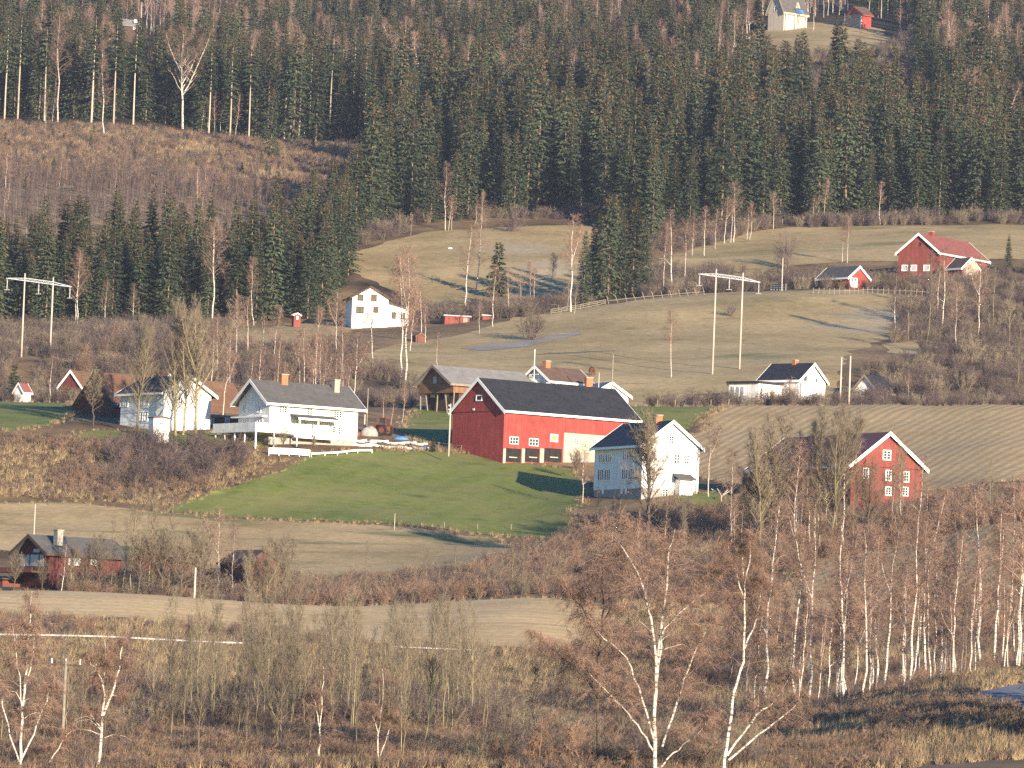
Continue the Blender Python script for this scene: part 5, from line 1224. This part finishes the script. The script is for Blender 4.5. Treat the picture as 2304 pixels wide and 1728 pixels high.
bt(BIR, 137, 1332, 1218, 'small crooked birch before the lower left house', k=0, Y=642); bt(BIR, 493, 1290, 1078, 'white birch left of the small red shed', k=1, Y=655); bt(BIR, 528, 1288, 1108, 'slim white birch before the roof of the small red shed', k=3, Y=655)
for px, py, top in ((30, 1330, 1240), (95, 1330, 1250), (160, 1332, 1215), (190, 1335, 1230), (225, 1335, 1200), (310, 1335, 1190), (365, 1338, 1180), (410, 1340, 1200), (450, 1342, 1170), (560, 1350, 1220), (600, 1352, 1200), (585, 1350, 1240)): bt(BRD if px % 4 else POP, px, py, top, 'bare grey tree half hiding the lower left red houses', 'trees before the lower left houses', Y=645, name='bare_tree')
for q in ((270, 1312, 1110), (295, 1325, 1050), (337, 1312, 1050), (346, 1328, 1130), (380, 1330, 1120), (250, 1310, 1130)): bt(ASP, *q, 'yellowish aspen between the two lower left red houses', 'aspens at the lower left houses', name='aspen', Y=650)
# right brush trees
for q in ((1510, 850, 700), (2015, 760, 600), (2045, 765, 590), (2085, 775, 570), (2120, 740, 560), (2150, 800, 640), (2200, 760, 580), (2235, 730, 600), (2270, 790, 640), (2290, 880, 720), (2043, 905, 840), (2110, 700, 590)): bt(BIR if gg.rand() < .5 else ASP, *q, 'bare tree in the purple brush below the red farm building', 'trees in the right brush', name='bare_tree')
# right birch row
GB = ('white birch in the tall row along the right roadside bank', 'birches of the roadside row')
for q in ((1725, 1584, 1130), (1786, 1592, 1195), (1817, 1594, 1130), (1881, 1584, 1230), (1900, 1584, 1165), (1905, 1584, 1240), (1942, 1577, 1190), (2031, 1553, 1260), (2064, 1538, 1110), (2084, 1536, 1180), (2104, 1532, 1230), (2116, 1522, 1190), (2143, 1527, 1200), (2185, 1515, 1250), (2199, 1508, 1100), (2234, 1501, 1150), (2279, 1494, 1100), (2291, 1498, 1090), (2300, 1494, 1080), (2050, 1545, 1290), (1965, 1566, 1300), (2125, 1526, 1280), (2255, 1500, 1260), (1860, 1586, 1330), (1925, 1580, 1340)): n_ = next(n for lim, n in ((1870, 'left part'), (2070, 'middle'), (2190, 'right part'), (9e9, 'right end')) if q[0] < lim); bt(BIR, *q, 'white birch in the %s of the tall row along the right roadside bank' % n_, 'birches in the %s of the roadside row' % n_)
for q, t in (((1987, 1559, 1195), -.09), ((2024, 1550, 1300), -.08), ((2046, 1551, 1160), .0), ((2150, 1527, 1340), .10), ((2268, 1501, 1340), -.08), ((1978, 1562, 1205), -.07)): bt(BIR, *q, 'white birch leaning out of the tall row on the right roadside bank', 'leaning birches of the roadside row', tilt=(0, t))
RB = world_poly([(1650, 430), (1850, 424), (2060, 420), (2420, 418), (2420, 446), (2050, 450), (1650, 455)])
for x, y in jitter_points(RB, 4.0, 91): plant('birch', (SAP + BIY)[gg.randint(6)], Vector((x, y, float(H(x, y)))), gg.uniform(5, 10), 'thin birch stem filling the roadside row at right', 'thin birches of the roadside row')
# off to the right, the trees that shade the road
for px, Y in ((2410, 372), (2440, 362), (2480, 356), (2425, 384), (2530, 366), (2590, 350), (2640, 380)):
    p = at(px, Y); plant('spruce', SPR[gg.randint(7)], p, gg.uniform(11, 15), 'dark spruce right of the road beyond the edge of the picture', 'spruces right of the road')
# aspen thicket
GA = ('upright greenish aspen in the thicket at the lower middle', 'aspens of the thicket')
def aspen_name(x, y):
    px = x / y * F_PX + 1122
    n_ = next(n for lim, n in ((520, 'left end'), (700, 'left middle'), (900, 'right middle'), (9e9, 'right end')) if px < lim)
    return 'upright greenish aspen in the %s of the lower thicket' % n_, 'aspens in the %s of the thicket' % n_
for q in ((385, 1638, 1330), (422, 1618, 1420), (775, 1646, 1330), (957, 1684, 1370), (968, 1684, 1330), (1039, 1640, 1440), (1075, 1648, 1460), (1139, 1642, 1535)): q_ = hit(q[0], q[1]); bt(ASP, *q, *aspen_name(q_.x, q_.y), name='aspen')
bt(POP, 625, 1690, 1475, 'thick aspen with fanned branches at the front of the thicket', name='aspen', k=0)
RA = world_poly([(370, 402), (700, 396), (1120, 400), (1130, 446), (900, 462), (420, 455)])
ap = jitter_points(RA, 2.0, 95); gg.shuffle(ap)
for x, y in ap[:150]: plant('aspen', ASP[gg.randint(5)], Vector((x, y, float(H(x, y)))), gg.uniform(3.5, 9.0), *aspen_name(x, y))
RA2 = world_poly([(560, 640), (700, 645), (700, 660), (560, 655)])
for px, py in [(gg.uniform(600, 1180), 1372 - 0 * k) for k in range(16)]: bt(ASP, px, 1360, 1360 - gg.uniform(60, 130), 'thin bare tree in the hedge behind the stubble field', 'trees of the stubble field hedge', name='bare_tree', Y=gg.uniform(645, 665))
for px, py, top in ((1650, 1200, 960), (1685, 1195, 990), (1745, 1205, 900), (1790, 1200, 940), (1822, 1196, 960), (1900, 1205, 930), (1955, 1200, 1010), (2060, 1190, 1000)): bt(BRD if px % 2 else BIR, px, py, top, 'tall bare tree screening the right red barn', 'trees screening the right red barn', Y=706, name='bare_tree')
for k in range(22):
    px = gg.uniform(1640, 2090); p = at(px, gg.uniform(716, 734)); plant('bare_tree', (ASP + BIR)[gg.randint(11)], p, gg.uniform(6, 10), 'fine leafless tree standing in front of the right red barn', 'trees in front of the right red barn')
for k in range(26):
    px = gg.uniform(1340, 2300); Y = gg.uniform(700, 725); p = at(px, Y); plant('bare_tree', (ASP + BIY)[gg.randint(8)], p, gg.uniform(4, 8), 'thin bare tree in the brush below the tall white house and right red barn', 'trees in the middle right brush')
for k in range(18):
    px = gg.uniform(1640, 2304); Y = gg.uniform(540, 610); p = at(px, Y); plant('bare_tree', (BIY)[gg.randint(3)], p, gg.uniform(4, 7), 'thin bare tree behind the white birch row at right', 'trees behind the birch row')

for k in range(46):
    px = gg.uniform(-10, 380) if k < 24 else gg.uniform(380, 1260); Y = gg.uniform(372, 450) if k < 24 else gg.uniform(352, 402); p = at(px, Y)
    plant('bare_tree', (SAP + ASP)[gg.randint(8)], p, gg.uniform(2.5, 6.5), 'thin bare stem rising from the scrub at the lower left' if k < 24 else 'thin bare stem rising from the scrub at the bottom middle', 'thin stems of the lower left scrub' if k < 24 else 'thin stems of the bottom middle scrub')
# ------------------------------------------------------------------ big foreground birches, grown along their photographed stems
def stem_birch(stems, Y, label, name='birch', bark='birch_bark', twig='birch_twig', r0=.16, crown=1.0, droop=.7, seed=1, twl=.55):
    g = np.random.RandomState(seed); tr, cr = TM(), TM(); base = wpt(*stems[0][0][0], Y); 
    gz = float(H(base.x, base.y))
    for k, (pts, rr, c0, nb) in enumerate(stems):
        W = np.array([tuple(wpt(px, py, Y + (0 if k == 0 else (g.uniform(-.6, .6) * i)))) for i, (px, py) in enumerate(pts)]) - np.array(base)
        n = max(8, len(pts) * 3); t0 = np.linspace(0, 1, len(pts)); t = np.linspace(0, 1, n)
        P = np.stack([np.interp(t, t0, W[:, c]) for c in range(3)], 1); P[1:] += g.normal(0, .035, (n - 1, 3))
        if k == 0: P = np.concatenate([[[P[0, 0], P[0, 1], min(P[0, 2], gz - base.z) - .6]], P]); t = np.linspace(0, 1, n + 1)
        R = rr * (1 - t)**.8 + .012; R = R * .72; tr.add(tube_np(P, R, 8))
        grow(g, tr, cr, P, R, c0, int(nb * crown * 1.25), .30 if k == 0 else .42, .85, droop, 10, 8, twl, .007, bark_min=.026, wbr=.62)
    r = empty(name, base, 0, 1, label, 'tree'); link('trunk', tr.mesh('trunk', [bark], True), r); link('crown', cr.mesh('crown', [twig]), r); return r
stem_birch([([(1474, 1800), (1475, 1728), (1472, 1600), (1480, 1480), (1498, 1330), (1506, 1240), (1520, 1190)], .20, .55, 26),
            ([(1474, 1590), (1478, 1480), (1466, 1400), (1440, 1300), (1408, 1240), (1360, 1180)], .12, .3, 30),
            ([(1470, 1690), (1440, 1640), (1400, 1590), (1340, 1532), (1300, 1480)], .08, .25, 26),
            ([(1472, 1670), (1440, 1560), (1410, 1480), (1352, 1430), (1310, 1380)], .08, .25, 26),
            ([(1480, 1500), (1490, 1420), (1540, 1370), (1590, 1330), (1610, 1280)], .08, .25, 22),
            ([(1490, 1680), (1530, 1560), (1560, 1470), (1605, 1390)], .09, .3, 20),
            ([(1478, 1730), (1520, 1690), (1570, 1650), (1610, 1600)], .07, .3, 16)], 345, 'big many-stemmed white birch with weeping red twigs at the lower right', seed=11)
stem_birch([([(1338, 1790), (1341, 1721), (1346, 1600), (1346, 1500), (1356, 1400), (1358, 1340), (1352, 1240), (1345, 1180)], .15, .35, 60),
            ([(1350, 1420), (1380, 1350), (1400, 1290), (1410, 1220)], .06, .2, 24), ([(1350, 1440), (1310, 1370), (1280, 1330), (1250, 1300)], .06, .2, 26),
            ([(1346, 1560), (1290, 1500), (1230, 1450), (1190, 1420)], .06, .2, 28)], 352, 'dark stemmed weeping birch with dense red-brown twigs left of the big birch', bark='dark_bark', droop=.8, crown=.6, seed=12, twl=.7)
stem_birch([([(1626, 1800), (1628, 1728), (1640, 1640), (1650, 1560), (1672, 1490), (1676, 1400), (1674, 1320), (1671, 1250), (1668, 1190)], .15, .5, 34),
            ([(1672, 1470), (1700, 1400), (1712, 1340), (1715, 1300)], .07, .3, 18), ([(1672, 1340), (1650, 1270), (1632, 1215)], .05, .2, 14), ([(1674, 1320), (1690, 1250), (1686, 1190)], .05, .2, 14),
            ([(1636, 1700), (1700, 1610), (1740, 1580), (1786, 1512)], .09, .35, 18), ([(1640, 1710), (1720, 1640), (1780, 1600), (1810, 1560)], .08, .35, 16)], 345, 'white birch with long slanting lower limbs at the lower right', seed=13)
stem_birch([([(44, 1800), (45, 1728), (50, 1600), (60, 1500), (66, 1420), (69, 1388), (72, 1330)], .14, .4, 20),
            ([(45, 1720), (20, 1640), (0, 1560), (-20, 1520)], .06, .3, 12), ([(48, 1710), (80, 1640), (105, 1570), (122, 1525)], .07, .3, 14), ([(52, 1600), (40, 1500), (30, 1410)], .05, .3, 10), ([(58, 1540), (75, 1470), (82, 1400)], .05, .3, 10),
            ([(100, 1728), (140, 1670), (168, 1630)], .05, .3, 8)], 350, 'many-stemmed white birch at the lower left corner', seed=14, crown=1.2)
stem_birch([([(221, 1800), (222, 1728), (228, 1640), (234, 1560), (236, 1500), (235, 1440)], .16, .4, 20), ([(232, 1610), (254, 1550), (268, 1500), (277, 1435)], .10, .3, 16),
            ([(228, 1640), (205, 1610), (190, 1590)], .05, .3, 8), ([(234, 1560), (225, 1520), (210, 1500), (195, 1470)], .05, .2, 8), ([(252, 1560), (268, 1570), (285, 1560)], .04, .2, 6)], 352, 'thick white birch with dark bands right of the lower left corner', seed=15, crown=1.1)
stem_birch([([(715, 1790), (717, 1728), (720, 1640), (726, 1560), (729, 1500)], .07, .4, 14), ([(720, 1640), (708, 1580), (700, 1560)], .03, .3, 6)], 352, 'thin white birch below the thick aspen of the thicket', seed=16)
stem_birch([([(852, 1790), (853, 1728), (852, 1650), (860, 1580), (863, 1510)], .07, .4, 14), ([(852, 1650), (838, 1610), (832, 1580)], .03, .3, 6), ([(856, 1700), (875, 1640), (885, 1610)], .03, .3, 6)], 352, 'thin white birch in front of the middle of the thicket', seed=17)
for k, (px, top) in enumerate(((1196, 1660), (1210, 1620), (1276, 1640), (1225, 1690), (1410, 1690))):
    stem_birch([([(px, 1790), (px + 4, 1728), (px + 6, (1728 + top) / 2), (px + 10, top)], .03, .3, 10)], 348, 'young reddish birch shoot in the bottom middle foreground', bark='red_twig', twig='red_twig', seed=30 + k)
for o in COL.objects:
    if o.get('label', '').startswith('young reddish birch'): o['group'] = 'young birches in the foreground'
# ------------------------------------------------------------------ bushes
def bush(px, py, wpx, hpx, label, k=None, group=None, Y=None):
    p = hit(px, py) if Y is None else at(px, Y); COUNT['bush'] += 1
    o = link('bare_bush', BUSH[random.randrange(6) if k is None else k]); o.location = p; s = p.y / F_PX
    o.scale = (wpx * s / 3.0, wpx * s / 3.0, hpx * s / 2.5); o.rotation_euler = (0, 0, random.uniform(0, 6.28))
    return tag(o, label, 'bush', group)
bush(1190, 765, 110, 85, 'big round purple bush beside the gravel track', 0); bush(1150, 522, 80, 48, 'dark rounded bush at the forest edge above the second meadow', 0)
bush(1765, 604, 70, 90, 'tall purple bush on the upper right meadow', 3); bush(1640, 712, 50, 36, 'low bush between the pylon legs on the hay meadow', 0)
bush(1565, 975, 40, 30, 'low bush right of the black barn roof corner', 3); bush(310, 975, 40, 40, 'grey bush before the shaded wall of the left white house', 1, Y=808)
bush(1300, 1058, 36, 34, 'leafless shrub at the foot of the cream barn wall', 1); bush(1730, 905, 70, 55, 'brown bush in front of the right white house', 2, Y=914); bush(1780, 905, 80, 70, 'tall brown bush before the lit gable of the right white house', 2, Y=915)
bush(1690, 905, 50, 40, 'brown bush at the wing of the right white house', 5, Y=912)
gg2 = np.random.RandomState(55)
def bushes(poly, n, hlo, hhi, label, group, ks, seed):
    P = jitter_points(poly, math.sqrt(abs(area(poly)) / n), seed)
    for x, y in P:
        o = link('bare_bush', BUSH[ks[gg2.randint(len(ks))]]); o.location = (x, y, float(H(x, y))); hh = gg2.uniform(hlo, hhi); wd = hh * gg2.uniform(.8, 1.2)
        o.scale = (wd / 2.4, wd / 2.4, hh / 2.4); o.rotation_euler = (0, 0, gg2.uniform(0, 6.28)); tag(o, label, 'bush', group)
def area(P): return .5 * sum(P[i - 1].x * P[i].y - P[i].x * P[i - 1].y for i in range(len(P)))
def px_poly(pts): return [Vector((q.x, q.y)) for q in (hit(*p) if len(p) == 2 else at(p[0], p[2]) for p in pts)]
bushes(px_poly([(235, 1100), (270, 1000), (420, 1000), (540, 1010), (560, 1060), (420, 1105)]), 46, 2.0, 4.2, 'dark purple bush on the bank below the left farm', 'bushes of the farm bank', (0, 3), 1)
bushes(world_poly([(1940, 918), (2320, 918), (2320, 1040), (2060, 1040), (1990, 960)]), 60, 2.0, 4.5, 'purple brown bush in the right brush below the red farm building', 'bushes of the right brush', (0, 3, 1), 2)
bushes(world_poly([(120, 915), (560, 905), (780, 915), (760, 985), (500, 1010), (100, 1000)]), 55, 1.8, 4.0, 'brown bush on the slope behind the left farm', 'bushes behind the left farm', (0, 2, 3), 3)
bushes(world_poly([(180, 645), (420, 645), (700, 645), (700, 675), (450, 690), (180, 660)]), 55, 2.0, 4.2, 'bare bush around the lower left red houses', 'bushes around the lower left houses', (1, 2, 4), 4)
bushes(world_poly([(700, 646), (1240, 650), (1260, 700), (1000, 680), (760, 675)]), 40, 1.1, 2.6, 'bare bush in the hedge behind the stubble field', 'bushes of the stubble field hedge', (0, 2, 5), 5)
bushes(world_poly([(1250, 690), (1700, 690), (2300, 700), (2300, 735), (1700, 738), (1480, 738), (1260, 735)]), 46, 1.6, 3.6, 'reddish bush below the tall white house and right red barn', 'bushes of the middle right brush', (2, 5, 1), 6)

# one real source bush, tuft and shrub for each mass
def source(name, me, px, py, sc, label, cat):
    o = link(name, me); p = hit(px, py); o.location = p; o.scale = (sc,) * 3; return tag(o, label, cat)
sb = [[first_with(BUSH[k])] for k in range(6)]
sh = [[source('low_shrub', HEDGE[k], 600 + 90 * k, 1712, 1.0, l, 'shrub')] for k, l in enumerate(('brown heather-like shrub below the thicket, at the bottom of the photo', 'low reddish shrub between the two thin bottom birches', 'low purple shrub right of the thin bottom birch'))]
st = [[source('grass_tuft', TUFT[k], 960 + 50 * k, 1700, 1.2, l, 'grass')] for k, l in enumerate(('pale dry grass tuft below the middle of the thicket', 'brown dry grass tuft near the right end of the thicket', 'tall pale grass tuft at the bottom middle'))]
def mass(name, polys, sp, lo, hi, srcs, label, cat, seed, avoid=None, thr=None):
    P = np.concatenate([jitter_points(p, sp, seed + i) for i, p in enumerate(polys)])
    if thr is not None: P = P[vnoise(P[:, 0] / 7, P[:, 1] / 11, seed) > thr]
    for a in (avoid or ()): P = P[~inside(a, P[:, 0], P[:, 1])]
    g = np.random.RandomState(seed); print(name, len(P))
    return scatter(name, P, g.uniform(lo, hi, len(P)), srcs, label, cat, seed, .15)
FP = FIELDS
W = world_poly
road = [FP['road']]
fg = W([(-160, 345), (2480, 345), (2480, 412), (1900, 420), (1500, 455), (900, 470), (-160, 480)])
mass('foreground_scrub', [fg], 1.05, .35, .95, sh, 'reddish brown low scrub covering the foreground', 'scrub', 11, road, -.35)
mass('foreground_grass', [fg], .62, .7, 1.5, st, 'dry tawny grass covering the foreground', 'grass', 12, road)
mass('thicket_brush', [W([(330, 402), (1150, 404), (1180, 446), (900, 452), (400, 448)])], 1.25, .45, 1.15, [sb[0], sb[3], sb[1]], 'dark tangled brush at the foot of the aspen thicket', 'brush', 24, None, -.5)
mass('foreground_bushes', [W([(1100, 350), (1760, 350), (1700, 420), (1200, 430)]), W([(-100, 380), (420, 385), (380, 470), (-100, 470)])], 1.9, .4, 1.0, [sb[1], sb[2], sb[0], sb[4]], 'bare brush under the aspens and birches of the foreground', 'brush', 13, road, -.2)
mass('mid_brush', [W([(1100, 470), (2480, 462), (2480, 640), (1800, 630), (1420, 610), (1280, 560), (1000, 520)]), W([(-160, 550), (620, 552), (900, 549), (900, 556), (600, 570), (-160, 576)]), W([(1260, 640), (1760, 640), (1760, 705), (1260, 700)])], 1.9, .3, .75, [sb[2], sb[5], sb[0]], 'brown brush between the stubble field and the right birch row', 'brush', 14, road + [FP['stubble_field'], FP['ploughed_field.001'], FP['stubble_field.001']], -.05)
mass('mid_grass', [W([(-160, 480), (2480, 455), (2480, 640), (1420, 640), (1260, 558), (900, 558), (620, 573), (-160, 583)])], .95, .8, 1.7, st, 'dry tawny grass around the stubble field', 'grass', 15, [FP['stubble_field'], FP['ploughed_field.001'], FP['stubble_field.001'], FP['road']])
mass('hedge_brush', [W([(160, 643), (700, 640), (1260, 646), (1280, 720), (1000, 690), (700, 685), (400, 695), (160, 668)]), W([(1240, 680), (2480, 690), (2480, 745), (2100, 752), (1600, 756), (1480, 752), (1330, 742), (1260, 735)])], 1.5, .4, .95, [sb[0], sb[2], sb[1], sb[5]], 'bare brush along the hedges around the houses', 'brush', 16, [FP['stubble_field'], FP['pasture'], FP['green_field'], FP['ploughed_field.001'], FP['lawn.001']])
bank = px_poly([(-100, 1110), (-100, 985), (160, 985), (500, 1012), (690, 1022), (560, 1075), (380, 1140), (200, 1125)])
fence_strip = px_poly([(585, 1036), (585, 975), (860, 975), (860, 1016), (720, 1034)])
mass('bank_scrub', [bank], 1.1, .5, 1.1, sh, 'brown scrub on the bank below the left farm', 'scrub', 17, [FP['green_field'], FP['lawn'], fence_strip], .05)
mass('bank_grass', [bank, px_poly([(690, 1022), (820, 1000), (1120, 1015), (1140, 1035), (960, 1016), (800, 1016), (700, 1030)])], .8, .8, 1.6, st, 'dry grass on the bank below the left farm', 'grass', 18, [FP['green_field'], FP['lawn'], fence_strip])
behind = [W([(-160, 890), (140, 890), (560, 900), (800, 905), (900, 890), (930, 880), (930, 985), (760, 1035), (560, 1075), (-160, 1080)]), W([(1440, 888), (2480, 888), (2480, 1120), (2100, 1130), (2010, 1080), (2000, 985), (1900, 930), (1440, 900)])]
mass('slope_brush', behind, 2.3, .5, 1.2, [sb[0], sb[3], sb[1]], 'purple brown brush on the slopes behind the farms', 'brush', 19, [FP['hay_meadow'], FP['grass_patch'], FP['grass_patch.001'], FP['green_field.001'], FP['green_field.002'], FP['green_field.003'], FP['ploughed_field']], -.35)
mass('edge_brush', [W([(760, 1120), (860, 1110), (1020, 1085), (1200, 1085), (1310, 1105), (1310, 1120), (1000, 1130), (820, 1145)]), W([(780, 1235), (1000, 1276), (1330, 1275), (1440, 1225), (1580, 1235), (1690, 1265), (2480, 1278), (2480, 1292), (1690, 1282), (1330, 1290), (1000, 1292), (780, 1260)]), W([(1440, 1125), (1990, 1118), (2480, 1118), (2480, 1180), (2000, 1170), (1440, 1190)])], 2.2, .5, 1.4, [sb[0], sb[3], sb[1]], 'bare brush along the forest edge and upper meadows', 'brush', 20, None, -.3)
cl = W([(-160, 1330), (600, 1330), (840, 1370), (855, 1470), (500, 1476), (-160, 1485)])
cb = W([(1560, 1500), (2110, 1495), (2110, 1640), (2060, 1735), (1980, 1640), (1640, 1640)])
mass('clearing_brush', [cb], 2.6, .5, 1.3, [sb[1], sb[0]], 'bare brush in front of the forest clearing', 'brush', 23, [FP['clearing']], -.4)
mass('clearcut_scrub', [cl], 2.2, .6, 1.6, sh, 'brown scrub and brash covering the clear-cut slope', 'scrub', 21, None, -.5)
mass('clearcut_grass', [W([(-160, 1385), (600, 1385), (840, 1400), (855, 1470), (500, 1476), (-160, 1488)])], 1.5, 1.2, 2.4, st, 'golden dry grass along the top of the clear-cut slope', 'grass', 25)
sy = src(SPY)
P = jitter_points(cl, 9, 22); scatter('spruce_saplings', P, gg2.uniform(.15, .45, len(P)), sy, 'tiny green spruce saplings dotted over the clear-cut slope', 'saplings', 22, .03)
E = []
ge = np.random.RandomState(66)
for nm, Pl in FIELDS.items():
    if nm.startswith(('green_field', 'pasture', 'stubble_field', 'ploughed_field', 'lawn')):
        for i, a in enumerate(Pl):
            b = Pl[(i + 1) % len(Pl)]
            for k in range(4):
                q = a.lerp(b, ge.rand()); E.append((q.x + ge.normal(0, .55), q.y + ge.normal(0, .7)))
E = np.array(E); E = E[np.abs(E[:, 0] / E[:, 1]) < .11]
scatter('field_edge_grass', E, ge.uniform(.4, 1.1, len(E)), st, 'ragged dry grass along the edges of the fields', 'grass', 67)
print('counts', COUNT, len(E))
# ------------------------------------------------------------------ the air of the valley
hb = MB(); hb.box(-760, 760, -260, 2960, float(GZ.min()) - 3, max(520.0, float(GZ.max()) + 40))
haze_m = bpy.data.materials.new('haze'); haze_m.use_nodes = True; t = haze_m.node_tree; t.nodes.clear()
pv_ = t.nodes.new('ShaderNodeVolumePrincipled'); pv_.inputs['Color'].default_value = (.62, .72, 1.0, 1); pv_.inputs['Density'].default_value = HAZE
ou = t.nodes.new('ShaderNodeOutputMaterial'); t.links.new(pv_.outputs[0], ou.inputs['Volume'])
tag(hb.build('haze', haze_m), kind='stuff')
